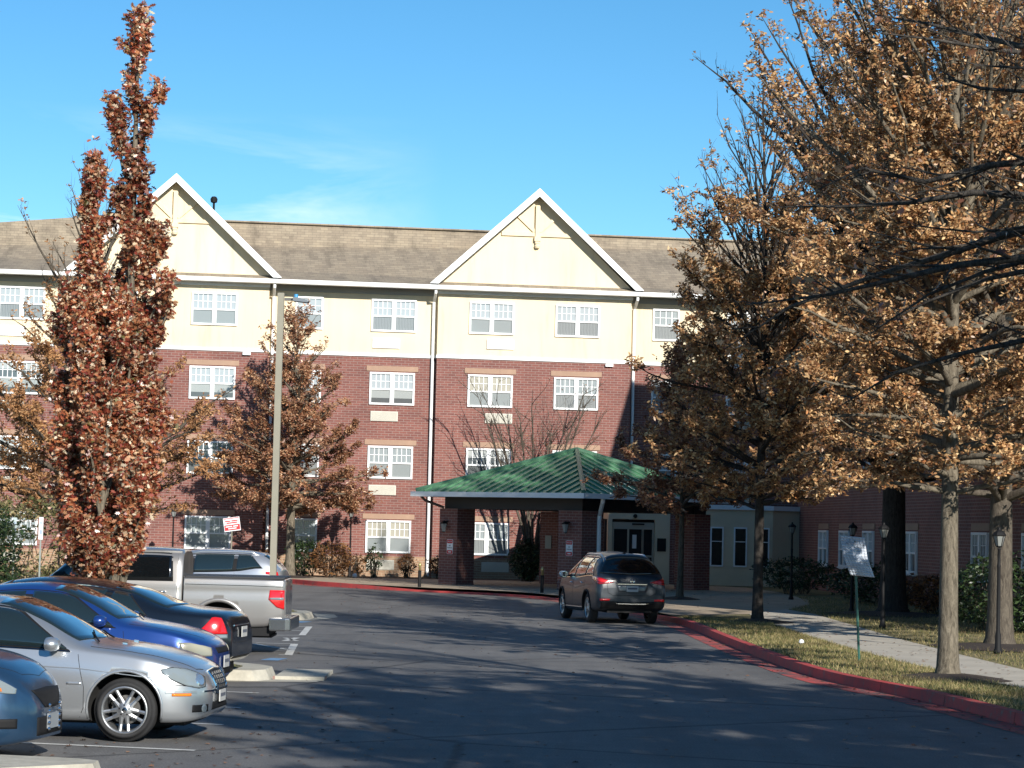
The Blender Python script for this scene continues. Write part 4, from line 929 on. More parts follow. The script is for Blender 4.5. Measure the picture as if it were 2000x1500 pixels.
# multi-stem bare shrub tree beside the canopy
def bare_shrub_tree(label, loc, H, spread, n, seed, leaf=None):
    rng = np.random.default_rng(seed); R = random.Random(seed); root = thing('bare_ornamental_tree', label, 'tree', loc)
    st = []; br = []; CP = []
    for i in range(n):
        az = i * 2.4 + R.uniform(-.3, .3); rr = spread * R.uniform(.5, 1.0); s = np.linspace(0, 1, 9); h = H * R.uniform(.75, 1)
        p = np.stack([cos(az) * rr * s ** 1.15, sin(az) * rr * s ** 1.15, h * s ** .85], 1) + np.cumsum(rng.normal(0, .055, (9, 3)), 0) * s[:, None]
        st.append((p, .055 * (1 - s) ** .7 + .008, 7))
        for k in range(15):
            u = R.uniform(.3, 1); p0 = np.array([np.interp(u, s, p[:, j]) for j in range(3)]); a2 = az + R.uniform(-1.6, 1.6); e2 = R.uniform(.5, 1.25); l = R.uniform(.5, 1.5)
            d = np.array([cos(a2) * cos(e2), sin(a2) * cos(e2), sin(e2)]); s2 = np.linspace(0, 1, 5); q = p0 + d * (l * s2)[:, None] + np.cumsum(rng.normal(0, .05, (5, 3)), 0) * s2[:, None]
            br.append((q, .012 * (1 - s2) + .0045, 4))
            for g_ in range(5):
                u3 = R.uniform(.2, 1); p1 = np.array([np.interp(u3, s2, q[:, j]) for j in range(3)]); d3 = d + rng.normal(0, .5, 3); d3 /= np.linalg.norm(d3); l3 = R.uniform(.2, .6)
                br.append(([p1, p1 + d3 * l3 * .5, p1 + d3 * l3 + rng.normal(0, .03, 3)], [.007, .005, .0035], 3)); CP.append(p1 + d3 * l3)
    branch_set('stems', st, BK_MID, root); branch_set('branches', br, BK_MID, root)
    if leaf: 
        CP = np.array(CP); leaves_mesh('foliage', CP[rng.choice(len(CP), leaf)], .09, [L_BROWN], root, rng, DIA, 2)
    return root
bare_shrub_tree('leafless many-stemmed ornamental tree behind the canopy columns', (1.0, 98.6, .15), 7.6, 2.9, 13, 3, 60)

# shrubs
def shrub(name, label, loc, rx, ry, h, n, leaf, lm, seed, group=None, cat='shrub', flat=.0, bark=BK_MID, base=.1, shape=DIA, stemn=22):
    rng = np.random.default_rng(seed); R = random.Random(seed); root = thing(name, label, cat, loc, 0, group); st = []
    for i in range(stemn):
        a = R.uniform(0, 2 * pi); r = R.uniform(.3, .9); p = np.array([[0, 0, 0], [cos(a) * r * rx * .4, sin(a) * r * ry * .4, h * .45], [cos(a) * r * rx * .85, sin(a) * r * ry * .85, h * R.uniform(.7, .95)]]) + [[R.uniform(-.3, .3) * rx, R.uniform(-.3, .3) * ry, 0]]
        st.append((p, [.014, .009, .004], 4))
    branch_set('stems', st, bark, root)
    u = rng.normal(0, 1, (n, 3)); u /= np.linalg.norm(u, axis=1)[:, None]; rad = rng.uniform(.45, 1.0, n) ** .6
    bump = 1 + .13 * np.sin(u[:, 0] * 5 + seed) * np.cos(u[:, 1] * 4 + seed) + .1 * np.sin(u[:, 2] * 7 + seed * 2)
    if flat: u = np.sign(u) * np.abs(u) ** (1 - flat)
    P = u * (rad * bump)[:, None] * np.array([rx, ry, (h - base) / 2]) + np.array([0, 0, (h + base) / 2])
    leaves_mesh('foliage', P, leaf, [lm], root, rng, shape, 4)
    return root
shrub('hedge', 'tall mixed green and tan hedge at the left edge behind the parked cars', (-12.6, 65.0, .15), 2.9, 1.4, 2.75, 3600, .11, L_HEDGE, 2, cat='hedge', flat=.35)
shrub('hedge', 'darker green hedge clump at the far left edge', (-13.6, 60.5, .15), 1.9, 1.2, 2.4, 2200, .10, L_GREEN, 3, cat='hedge', flat=.3)
shrub('shrub', 'orange-tipped brown shrub right of the pin oak trunk', (-6.95, 97.2, .15), .85, .6, 1.35, 520, .11, L_BROWN, 4, flat=.2)
shrub('shrub', 'dark bushy shrub in front of the single window behind the pin oak', (-8.0, 97.9, .15), .9, .45, 1.5, 520, .11, L_GREEN, 5)
shrub('shrub', 'wide low dark shrub left of the pin oak trunk', (-9.9, 97.5, .15), .95, .5, 1.0, 420, .11, L_BROWN, 15)
shrub('shrub', 'small twiggy shrub at the foot of the left wall lamp post', (-6.05, 98.6, .15), .4, .35, .95, 120, .09, L_BROWN, 6)
shrub('shrub', 'thin green-topped shrub under the ground floor window', (-5.35, 98.6, .15), .38, .3, 1.3, 130, .10, L_GREEN, 7)
shrub('shrub', 'round twiggy shrub left of the centre downspout', (-4.05, 99.0, .15), .42, .35, .95, 170, .09, L_BROWN, 8)
shrub('shrub', 'round brown shrub right of the centre downspout', (-2.75, 98.7, .15), .45, .35, .95, 190, .09, L_BROWN, 9)
shrub('evergreen_shrub', 'dark evergreen shrub standing under the canopy beside the bare tree', (.75, 98.3, .15), .65, .55, 1.6, 700, .12, L_GREEN, 10)
shrub('evergreen_shrub', 'clipped dark round shrub by the end of the beige bay', (10.3, 88.0, .15), 1.5, 1.2, 1.35, 900, .1, L_GREEN, 12)
shrub('evergreen_shrub', 'broad dark shrub between the two middle lanterns', (11.3, 78.0, .15), 1.2, 1.6, 1.2, 900, .1, L_GREEN, 13)
shrub('evergreen_shrub', 'low dark shrub under the third wing window', (11.9, 69.0, .15), .9, 1.4, 1.1, 800, .1, L_BROWN, 14)
shrub('evergreen_shrub', 'large black-green shrub behind the sunlit oak trunk', (11.3, 56.5, .15), 1.2, 2.2, 1.75, 1500, .1, L_GREEN, 16)

# mulch rings
def ring(name, x, y, r, seed, m=MULCH):
    rr = random.Random(seed); mb = MB(); n = 24; P = [(x + r * rr.uniform(.85, 1.15) * cos(2 * pi * i / n), y + 1.25 * r * rr.uniform(.85, 1.15) * sin(2 * pi * i / n)) for i in range(n)]
    for i in range(n):
        j = (i + 1) % n; q = lambda p, k: (x + (p[0] - x) * k, y + (p[1] - y) * k)
        mb.quad([(*P[i], .153), (*P[j], .153), (*q(P[j], .5), .21), (*q(P[i], .5), .21)], m); mb.quad([(*q(P[i], .5), .21), (*q(P[j], .5), .21), (x, y, .25)], m)
    return S(mb.build(name, smooth=True))
ring('mulch_ring', 6.72, 37.4, .85, 1); ring('mulch_ring', 6.05, 59.3, .8, 2); ring('mulch_ring', 5.44, 77.7, .7, 3); ring('mulch_ring', 10.5, 67.3, 1.7, 4); ring('mulch_ring', 9.7, 48.5, 1.3, 5); ring('mulch_ring', -8.45, 95.6, .9, 6)

# grass blades on the sunny strip and lawns
def in_poly(P, poly):
    x, y = P[:, 0], P[:, 1]; ins = np.zeros(len(P), bool); n = len(poly)
    for i in range(n):
        x1, y1 = poly[i]; x2, y2 = poly[(i + 1) % n]
        c = ((y1 > y) != (y2 > y)) & (x < (x2 - x1) * (y - y1) / ((y2 - y1) or 1e-9) + x1); ins ^= c
    return ins
def scatter(poly, n, rng):
    A = np.array(poly); lo, hi = A.min(0), A.max(0); P = rng.uniform(lo, hi, (n * 4, 2)); P = P[in_poly(P, poly)][:n]; return P
rng = np.random.default_rng(7)
kin = offset_line(KL, .19)
strip = [p for p in kin if 26 < p[1] < 62] + [(6.25, 60.2), (6.3, 54.0), (6.43, 48.0), (6.72, 42.0), (7.32, 36.0), (8.0, 31.0), (8.8, 27.5)]
right = [(9.2, 33.0), (8.5, 40.0), (8.3, 46.0), (8.2, 52.0), (8.25, 59.0), (8.25, 66.0), (7.9, 69.7), (9.2, 75.2), (9.9, 84), (11.2, 84), (13.2, 62), (13, 33)]
PP = []
for poly, n in ((strip, 36000), (right, 22000), ([(-12.4, 37.6), (-4.1, 35.6), (-3.9, 35.7), (-3.85, 36.3), (-4.0, 36.7), (-5.6, 38.6), (-6.2, 40.0), (-12.4, 41.2)], 5000),
                ([(-13.9, 57.4), (-5.7, 57.5), (-5.2, 58.2), (-5.0, 59.0), (-5.2, 59.8), (-5.7, 60.2), (-13.9, 60.4)], 3000), ([(-9, 23.1), (-4.7, 22.2), (-4.6, 21.6), (-9, 17.2)], 3000)):
    q = scatter(poly, n, rng); PP.append(np.column_stack([q, np.full(len(q), .145)]))
PP = np.concatenate(PP)
# thinner where worn
PP = PP[(np.sin(PP[:, 0] * 2.3) + np.sin(PP[:, 1] * 1.1 + PP[:, 0]) + rng.normal(0, 1, len(PP))) > -1.3]
N = len(PP); a = rng.uniform(0, 2 * pi, N); hgt = rng.uniform(.03, .085, N); w = .006
dx = np.cos(a) * w; dy = np.sin(a) * w; lx = rng.normal(0, .035, N); ly = rng.normal(0, .035, N)
V = np.stack([PP + np.stack([dx, dy, 0 * dx], 1), PP - np.stack([dx, dy, 0 * dx], 1), PP + np.stack([lx, ly, hgt], 1)], 1).reshape(-1, 3)
tag(npmesh('grass', V, np.arange(N * 3).reshape(N, 3), [L_GRASS]), 'short patchy green and straw grass on the lawn strips', 'grass', kind='stuff')

# fallen leaves
LP = []
for poly, n, z in (([(-5, 20), (7, 20), (4.5, 40), (4.0, 60), (2, 74), (-6, 86), (-4, 60), (-4, 40)], 760, .006), ([(-5.2, 21), (-1.5, 21), (-1.0, 30), (-3, 33)], 220, .006), (strip, 700, .175), (right, 1100, .175),
                   ([(6.45, 48.0), (6.3, 54.0), (6.2, 60.0), (6.4, 65.2), (7.9, 69.7), (8.25, 66.0), (8.2, 52.0), (8.5, 40.0), (9.2, 33.0), (8.1, 31.0), (6.75, 42)], 260, .156), ([(3.6, 66), (6.4, 65), (9, 75), (9.6, 90), (7, 98), (2, 98), (0, 84)], 260, .152),
                   ([(-9.4, 97.3), (-9.0, 95.6), (-3.3, 86), (0, 84), (2, 99), (-3, 98.6)], 160, .158)):
    q = scatter(poly, n, rng); LP.append(np.column_stack([q, np.full(len(q), z)]))
kg = np.array([p for p in offset_line(KL, -.10) if 24 < p[1] < 92]); q = kg[rng.integers(0, len(kg), 620)] + rng.normal(0, .16, (620, 2)); q = q + rng.uniform(-.5, .5, (620, 1)) * np.array([[.05, 1]]); LP.append(np.column_stack([q, np.full(620, .008)]))
LP = np.concatenate(LP); N = len(LP); a = rng.uniform(0, 2 * pi, N); s = rng.uniform(.04, .085, N) * np.where(LP[:, 2] > .17, .8, 1)
A = np.stack([np.cos(a), np.sin(a), rng.normal(0, .12, N)], 1); Bv = np.stack([-np.sin(a), np.cos(a), rng.normal(0, .25, N)], 1)
V = LP[:, None, :] + (A[:, None, :] * (OAK[None, :, :1] - .5) + Bv[:, None, :] * OAK[None, :, 1:2] * 1.3) * s[:, None, None]
V[:, :, 2] = np.maximum(V[:, :, 2], LP[:, None, 2]) + (np.abs(OAK[None, :, 1]) * .35 * s[:, None])
tag(npmesh('fallen_leaves', V.reshape(-1, 3), np.arange(N * len(OAK)).reshape(N, len(OAK)), [L_LITTER]), 'dry brown leaves lying scattered over the road, path and grass', 'leaves', kind='stuff')

# ------------------------------------------------------------------ street furniture
POLEG = 'black post lanterns round the building'
def post_lantern(label, x, y, h=2.45):
    t = thing('post_lantern', label, 'lamp', (x, y, .15), 0, POLEG)
    p = MB(); p.lathe([(.0, 0), (.085, 0), (.085, .05), (.06, .1), (.055, .35), (.038, .42), (.034, 1.6), (.04, 1.62), (.03, 1.66), (.03, h - .42), (.05, h - .40), (0, h - .39)], DARKM, 12); p.build('post', t, smooth=True)
    l = MB(); l.lathe([(0, h - .39), (.05, h - .38), (.06, h - .35), (0, h - .35)], DARKM, 6); l.lathe([(.0, h), (.02, h - .01), (.03, h - .05), (.10, h - .10), (.135, h - .15), (.125, h - .165), (0, h - .165)], DARKM, 6)
    for i in range(6):
        a = 2 * pi * i / 6; l.tube([(.065 * cos(a), .065 * sin(a), h - .35), (.115 * cos(a), .115 * sin(a), h - .165)], .006, DARKM, 4)
    l.build('lantern', t)
    g = MB(); g.lathe([(.058, h - .35), (.108, h - .167)], mat('lantern_glass', (.22, .23, .22), .1, coat=1.0), 6); g.build('lantern_glass', t)
    return t
post_lantern('black post lantern standing against the cream bay wall', 9.25, 80.3, 2.52)
post_lantern('black post lantern just right of the leaning notice sign', 9.62, 68.8, 2.5)
post_lantern('black post lantern in front of the thick black oak trunk', 8.75, 57.4, 2.45)
post_lantern('black post lantern nearest the right edge of the lawn', 9.15, 45.9, 2.35)
post_lantern('black post lantern by the wall right of the pin oak', -6.3, 98.3, 2.75)
post_lantern('black post lantern by the wall behind the pale crossover', -13.1, 96.2, 2.6)

t = thing('parking_lot_light', 'tall bronze square light pole with a flat lamp head beside the pickup', 'lamp post', (-5.27, 55.4, 0), 0)
p = MB(); p.box(-.072, .072, -.072, .072, .35, 7.45, BRONZE); p.build('pole', t)
MB().lathe([(0, 0), (.22, 0), (.22, .38), (.20, .42), (0, .42)], CONC, 20).build('base', t)
hd = MB(); hd.box(.085, .30, -.04, .04, 7.28, 7.34, mat('dark_arm', (.10, .10, .10))); hd.prism([(.28, 7.27), (.62, 7.24), (.64, 7.27), (.5, 7.33), (.28, 7.36)], -.15, .15, mat('lamp_head_grey', (.14, .16, .18), .5), 'y'); hd.build('lamp_head', t)
MB().lathe([(0, 0), (.045, 0), (.045, .07), (0, .07)], mat('blue_sensor', (.05, .28, .55), .3), 12, Matrix.Translation((.34, 0, 7.36))).build('sensor', t)

def bollard(label, x, y):
    t = thing('bollard', label, 'bollard', (x, y, .06), 0, 'black bollards along the drive')
    MB().lathe([(0, 0), (.058, 0), (.058, .62), (.062, .63), (.062, .66), (0, .66)], DARKM, 16).build('post', t, smooth=False)
    YL = mat('brass_cap', (.42, .36, .16), .35, metal=.6)
    c = MB(); c.lathe([(0, .66), (.05, .67), (.045, .80), (.06, .82), (.05, .88), (.02, .93), (0, .95)], YL, 14); c.build('cap', t, smooth=True); return t
bollard('black bollard with brass cap on the kerb left of the canopy', -3.04, 85.3); bollard('black bollard with brass cap left of the dark crossover', 1.15, 81.5)

# leaning notice sign on a green post
t = thing('notice_sign', 'bent white notice board leaning on a green post in the lawn strip', 'sign', (6.0, 43.05, .15), radians(-8))
SC_ = at(1652, 1085, 43.0); s0 = G(1678, 1292, .15)
t.location = (s0.x, s0.y, .15)
th = Vector((SC_.x - s0.x, 0, SC_.z - .15)); top = th * (1.0); 
p = MB(); p.tube([(0, 0, 0), tuple(top * .5), tuple(top * 1.15)], .022, mat('green_post_paint', (.03, .10, .075), .5), 6); p.build('post', t)
bd = MB(); n1, n2 = 8, 14; FW, FH = .205, .335
def bp_(u, v):
    x = top.x + (u - .5) * 2 * FW + (v - .5) * -.10 - .10 * (.5 - v) ** 2 * 0 + (.16 * max(0, .5 - v)) ; z = top.z + (v - .5) * 2 * FH - (u - .5) * .03
    y = -.04 - .05 * sin(v * 5) * (1 - u) - .03 * sin(u * 3 + v * 2); return (x, y, z)
SGB = mat('faded_sign_board', (.46, .50, .56), .85, spec=.1, noise=(9, .12))
for i in range(n1):
    for j in range(n2):
        bd.quad([bp_(i / n1, j / n2), bp_((i + 1) / n1, j / n2), bp_((i + 1) / n1, (j + 1) / n2), bp_(i / n1, (j + 1) / n2)], SGB)
bo = bd.build('board', t, smooth=True); so_ = bo.modifiers.new('thickness', 'SOLIDIFY'); so_.thickness = .006; so_.offset = 1
FAD = mat('faded_print', (.26, .33, .44), .6)
lt = MB()
R9 = random.Random(4)
for j, v in enumerate((.66, .62, .58, .50, .44, .40, .30, .26, .20, .16, .10)):
    u = .16 + R9.uniform(0, .1); e_ = .84 - R9.uniform(0, .15)
    while u < e_:
        w_ = R9.uniform(.03, .09); a_, b_ = bp_(u, v), bp_(min(u + w_, e_), v); hz = .010
        lt.quad([(a_[0], a_[1] - .008, a_[2]), (b_[0], b_[1] - .008, b_[2]), (b_[0], b_[1] - .008, b_[2] + hz), (a_[0], a_[1] - .008, a_[2] + hz)], FAD); u += w_ + .02
lt.build('print', bo)
c0 = bp_(.5, .86); h_ = MB()
for sx in (-.13, -.07, -.01, .05, .11):
    h_.tube([(c0[0] + sx, c0[1] - .03, c0[2] - .045), (c0[0] + sx + .02, c0[1] - .03, c0[2] + .045), (c0[0] + sx + .035, c0[1] - .03, c0[2] - .03)], .006, FAD, 4)
h_.build('heading', bo)

# tow-away sign beyond the crossover, tilted
t = thing('parking_sign', 'tilted white and red sign plate behind the pale crossover', 'sign'); c = at(453, 1024, 72.0); t.location = (c.x, 72.0, .15)
Ms = Matrix.Translation((0, 0, c.z - .15)) @ Matrix.Rotation(radians(-9), 4, 'Y')
b = MB(); b.box(-.24, .24, -.01, 0, -.20, .20, SGW, Ms); b.box(-.225, .225, -.014, -.0105, -.17, -.01, RED, Ms); b.box(-.225, .225, -.014, -.0105, .165, .185, RED, Ms)
bo = b.build('plate', t); R_ = Matrix.Rotation(pi / 2, 4, 'X')
pb = MB()
for x0_, x1_, z_, m_ in ((-.19, -.04, .10, RED), (.0, .18, .10, RED), (-.15, .16, .045, RED), (-.19, .0, -.06, SGW), (.03, .17, -.06, SGW), (-.12, .12, -.12, SGW)): pb.box(x0_, x1_, -.018, -.0145, z_ - .016, z_ + .016, m_, Ms)
pb.build('print', bo)
MB().tube([(0, .03, 0), (0, .03, c.z)], .02, BRONZE, 6).build('post', t)
# two reserved-space signs in front of the hedge, seen nearly edge on
for px, lab in ((28, 'narrow grey sign plate on a thin post by the hedge at the left edge'), (80, 'narrow white sign plate on a thin post between hedge and red oak')):
    c = at(px, 1031, 61.5 if px < 50 else 59.5); t = thing('parking_sign', lab, 'sign', (c.x, c.y, .15), radians(14 if px < 50 else 10), 'reserved space signs')
    z = c.z - .15; m_ = SGW if px > 50 else mat('grey_sign', (.35, .42, .42))
    b = MB(); b.box(-.05, .05, -.3, .0, z - .29, z + .27, m_); 
    b = MB(); b.box(-.052, .052, -.012, .0, z - .28, z + .26, m_); b.build('plate', t); MB().box(-.02, .02, .003, .04, 0, z + .2, mat('post_steel', (.2, .22, .2), .5)).build('post', t)
    bb = MB(); bb.box(-.03, .03, -.016, -.0125, z - .15, z - .05, FAD); bb.box(-.035, .035, -.016, -.0125, z + .1, z + .14, FAD); bb.build('print', t)
# a drop of litter on the grass
c = G(1565, 1257, .16); l = MB(); l.lathe([(0, 0), (.035, .01), (.055, .04), (.04, .08), (.02, .095), (0, .10)], mat('white_plastic', (.75, .77, .8), .3), 9, Matrix.Translation((c.x, c.y, .15)) @ Matrix.Rotation(.3, 4, 'X'))
tag(l.build('litter_cup', smooth=False), 'crumpled white cup lying in the sunny grass strip', 'litter')
c = G(713, 1121, .16); l = MB(); l.lathe([(0, 0), (.08, .01), (.11, .07), (.08, .15), (0, .18)], mat('white_plastic', (.75, .77, .8), .3), 12, Matrix.Translation((c.x, 97.6, .15)))
tag(l.build('garden_globe', smooth=True), 'small white globe on the mulch under the ground floor window', 'ornament')
# ------------------------------------------------------------------ cars
def paint(name, col, metal=.6, rough=.30, coat=1.0):
    m = bpy.data.materials.new(name); m.use_nodes = True; n = m.node_tree; b = n.nodes['Principled BSDF']
    b.inputs['Base Color'].default_value = (*col, 1); b.inputs['Metallic'].default_value = metal; b.inputs['Roughness'].default_value = rough
    b.inputs['Coat Weight'].default_value = coat; b.inputs['Coat Roughness'].default_value = .03
    tc = n.nodes.new('ShaderNodeTexCoord'); nz = n.nodes.new('ShaderNodeTexNoise'); nz.inputs['Scale'].default_value = 2.5; nz.inputs['Detail'].default_value = 8
    n.links.new(tc.outputs['Object'], nz.inputs['Vector']); mr = n.nodes.new('ShaderNodeMapRange'); mr.inputs[1].default_value = .3; mr.inputs[2].default_value = .75; mr.inputs[3].default_value = .02; mr.inputs[4].default_value = .22
    n.links.new(nz.outputs[0], mr.inputs[0]); n.links.new(mr.outputs[0], b.inputs['Coat Roughness'])
    return m
CGL = mat('car_glass', (.012, .020, .022), .03, spec=.7, coat=1.0)
CGLB = mat('tinted_car_glass', (.004, .005, .006), .03, spec=.6, coat=.6)
RUB = mat('tyre_rubber', (.018, .018, .019), .8, noise=(8, .25)); BLKP = mat('black_plastic', (.012, .012, .013), .65, spec=.2)
CHR = mat('chrome', (.75, .76, .77), .08, metal=1.0); ALU = mat('wheel_alloy', (.40, .41, .42), .34, metal=.85)
ALUD = mat('dark_wheel_alloy', (.16, .16, .17), .3, metal=.8)
LENS = mat('clear_lens', (.20, .235, .25), .06, metal=.1, coat=1.0); LENSY = mat('yellowed_lens', (.38, .36, .27), .2, metal=.1, coat=.7); REFL = mat('lamp_reflector', (.75, .77, .78), .15, metal=.9)
TAIL = mat('red_lens', (.55, .012, .014), .12, coat=1.0); TAILD = mat('dark_red_lens', (.22, .008, .01), .12, coat=1.0); AMB = mat('amber_lens', (.75, .20, .02), .15, coat=1.0)
SEAM = mat('panel_gap', (.006, .006, .007), .9); PLATE = mat('licence_plate', (.42, .42, .41), .5)
ARCH = mat('wheel_well', (.008, .008, .008), .95)

def pchip(xs, ys):
    xs = np.array(xs, float); ys = np.array(ys, float); o = np.argsort(xs); xs = xs[o]; ys = ys[o]; h = np.diff(xs); d = np.diff(ys) / h; m = np.zeros(len(xs)); m[0] = d[0]; m[-1] = d[-1]
    for i in range(1, len(xs) - 1):
        m[i] = 0 if d[i - 1] * d[i] <= 0 else 3 * (h[i - 1] + h[i]) / ((2 * h[i] + h[i - 1]) / d[i - 1] + (h[i] + 2 * h[i - 1]) / d[i])
    def f(x):
        x = min(max(x, xs[0]), xs[-1]); i = min(max(int(np.searchsorted(xs, x)) - 1, 0), len(h) - 1); t = (x - xs[i]) / h[i]
        return float(ys[i] * (1 + 2 * t) * (1 - t) ** 2 + m[i] * h[i] * t * (1 - t) ** 2 + ys[i + 1] * t * t * (3 - 2 * t) + m[i + 1] * h[i] * t * t * (t - 1))
    return f

class Car:
    def __init__(s, name, label, cat, pos, head, sp, paintm, group=None):
        s.t = thing(name, label, cat, pos, head, group); s.sp = sp; s.pm = paintm
        s.f = {k: pchip(*zip(*sp[k])) for k in ('zt', 'zs', 'w', 'zb')}
        s.body()
    def section(s, x, nn=16):
        f = s.f; zt, zs, w, zb = f['zt'](x), f['zs'](x), f['w'](x), f['zb'](x); zs = min(zs, zt - .015); H = zt - zs
        sp = s.sp; cr = zb + (zs - zb) * .66; side = []
        bl = sp.get('wb', .94)
        for zz, ww in ((0, .0), (0, .55), (0, .86), (.03, .94), (.10, .975), (.24, .992), (.42, 1.0), (.60, 1.0), (.74, .992), (.86, .975), (.94, bl + .018), (1.0, bl)):
            side.append((w * ww, zb + (zs - zb) * zz))
        k = min(1, max(0, (H - .12) / .25)); n = sp.get('nh', 2.5) * (1 - k) + sp.get('ng', 3.3) * k; tum = sp.get('tum', .27)
        up = []
        for i in range(1, nn + 1):
            th = pi / 2 * i / nn; c = max(cos(th), 0) ** (2 / n); q = sin(th) ** (2 / n)
            up.append((max(0, w * bl * c - tum * H * q * c * (1 if H > .2 else H / .2)), zs + H * q))
        return side + up
    def body(s):
        sp = s.sp; x0, x1 = sp['zt'][0][0], sp['zt'][-1][0]
        if x0 > x1: x0, x1 = x1, x0
        N = 110; xs = []
        for i in range(N + 1):
            u = i / N; c = .5 - .5 * cos(pi * u); xs.append(x0 + (x1 - x0) * (.55 * u + .45 * c))
        extra = sp.get('xs', []); xs = sorted(set(round(v, 4) for v in xs + extra))
        secs = [s.section(x) for x in xs]; K = len(secs[0]); V = []; F = []
        for x, sec in zip(xs, secs):
            ring_ = [(x, y, z) for y, z in sec] + [(x, -y, z) for y, z in sec[-2:0:-1]]
            V += ring_
        R = 2 * K - 2
        for i in range(len(xs) - 1):
            for j in range(R):
                k = (j + 1) % R; F.append((i * R + j, i * R + k, (i + 1) * R + k, (i + 1) * R + j))
        F.append(tuple(range(R))); F.append(tuple((len(xs) - 1) * R + j for j in range(R))[::-1])
        me = bpy.data.meshes.new('body'); me.from_pydata(V, [], F); bm = bmesh.new(); bm.from_mesh(me); bmesh.ops.recalc_face_normals(bm, faces=bm.faces)
        for f in bm.faces: f.smooth = len(f.verts) == 4
        s.bvh = BVHTree.FromBMesh(bm); bm.to_mesh(me); bm.free()
        me.materials.append(s.pm); me.materials.append(ARCH)
        o = link('body', me, s.t); s.bodyo = o
        # wheel arches
        R_ = sp['R']; ra = sp.get('ra', R_ + .055); W_ = sp['W'] / 2
        cb = MB(); 
        for ax in (0, -sp['wb_']):
            for sd in (-1, 1):
                M = Matrix.Translation((ax, sd * (W_ + .2), R_ + sp.get('az', .015))) @ Matrix.Rotation(pi / 2 * sd, 4, 'X')
                cb.lathe([(0, 0), (ra, 0), (ra, .2 + .36), (0, .2 + .36)], ARCH, 40, M)
        co = cb.build('cut'); co.location = s.t.location; co.parent = s.t; co.location = (0, 0, 0)
        md = o.modifiers.new('b', 'BOOLEAN'); md.operation = 'DIFFERENCE'; md.object = co; md.solver = 'EXACT'
        try: md.material_mode = 'INDEX'
        except Exception: pass
        dg = bpy.context.evaluated_depsgraph_get(); dg.update(); nm = bpy.data.meshes.new_from_object(o.evaluated_get(dg)); o.modifiers.clear(); 
        nm.name = 'body'; o.data = nm
        # inside faces of the cut get the well material
        if len(nm.materials) < 2: nm.materials.append(ARCH)
        for p in nm.polygons:
            c = p.center
            for ax in (0, -sp['wb_']):
                if abs(hypot(c.x - ax, c.z - R_ - sp.get('az', .015)) - ra) < .012 * 1 and abs(p.normal.y) < .5 and abs(c.y) > .3: p.material_index = 1; p.use_smooth = False
                if hypot(c.x - ax, c.z - R_) < ra - .01 and abs(abs(c.y) - (W_ - .36)) < .02 and abs(p.normal.y) > .9: p.material_index = 1
        bpy.data.objects.remove(co)
        MB().box(x0 + .25, x1 - .25, -W_ + .35, W_ - .35, sp.get('under', .16), .34, BLKP).build('underbody', s.t)
        for ax in (0, -sp['wb_']):
            for sd in (-1, 1):
                l = MB(); n = 26; a0 = math.asin(max(-1, (s.f['zb'](ax) + .02 - R_) / (ra + .01)))
                pts = []
                for i in range(n + 1):
                    a = a0 + (pi - 2 * a0) * i / n; px, pz = ax + (ra + .006) * cos(a), R_ + sp.get('az', .015) + (ra + .006) * sin(a)
                    h = s.bvh.ray_cast(Vector((px, sd * 3, pz)), Vector((0, -sd, 0)))
                    if h[0] is not None: pts.append((px, h[0].y + sd * sp.get('lipo', -.004), pz))
                if len(pts) > 5: l.tube(pts, sp.get('lip', .016), sp.get('lipm', s.pm), 6); l.build('wheel_arch', s.t, smooth=True)
    def cast(s, p, d):
        p = Vector(p); d = Vector(d).normalized(); h = s.bvh.ray_cast(p - d * 2.5, d)
        return h
    def patch(s, name, up, lo, d, m, off=.004, nu=16, nv=6, parent=None, mirror=True, skirt=.02, smooth=True, th=0):
        """surface patch between two polylines of approximate 3D points, laid on the body along d"""
        d = Vector(d).normalized(); objs = []
        def samp(L, t):
            L = [Vector(p) for p in L]; seg = [0]
            for a, b in zip(L, L[1:]): seg.append(seg[-1] + (b - a).length)
            q = t * seg[-1]
            for i in range(len(L) - 1):
                if q <= seg[i + 1] + 1e-9: return L[i].lerp(L[i + 1], (q - seg[i]) / max(seg[i + 1] - seg[i], 1e-9))
            return L[-1]
        for sgn in ((1, -1) if mirror else (1,)):
            mb = MB(); grid = []; dd = Vector((d.x, d.y * sgn, d.z))
            for i in range(nu + 1):
                a = samp(up, i / nu); b = samp(lo, i / nu); row = []
                for j in range(nv + 1):
                    p = a.lerp(b, j / nv); p = Vector((p.x, p.y * sgn, p.z)); h = s.bvh.ray_cast(p - dd * 2.5, dd)
                    row.append((h[0] + h[1] * off * (1 if h[1].dot(dd) < 0 else -1)) if h[0] is not None else None)
                grid.append(row)
            flat = [q for r in grid for q in r if q is not None]
            if not flat: continue
            for r in range(nu + 1):
                for c in range(nv + 1):
                    if grid[r][c] is None:
                        best = min(((abs(r - r2) + abs(c - c2), grid[r2][c2]) for r2 in range(nu + 1) for c2 in range(nv + 1) if grid[r2][c2] is not None), key=lambda v: v[0]); grid[r][c] = best[1]
            V = []; F = []
            for r in grid: V += [tuple(q) for q in r]
            K = nv + 1
            for i in range(nu):
                for j in range(nv): F.append((i * K + j, i * K + j + 1, (i + 1) * K + j + 1, (i + 1) * K + j))
            # skirt into the body
            bd = [(i, 0) for i in range(nu)] + [(nu, j) for j in range(nv)] + [(i, nv) for i in range(nu, 0, -1)] + [(0, j) for j in range(nv, 0, -1)]
            base = len(V); 
            for (i, j) in bd: V.append(tuple(grid[i][j] + dd * skirt))
            n = len(bd)
            for q in range(n):
                r_ = (q + 1) % n; a = bd[q]; b = bd[r_]; F.append((a[0] * K + a[1], b[0] * K + b[1], base + r_, base + q))
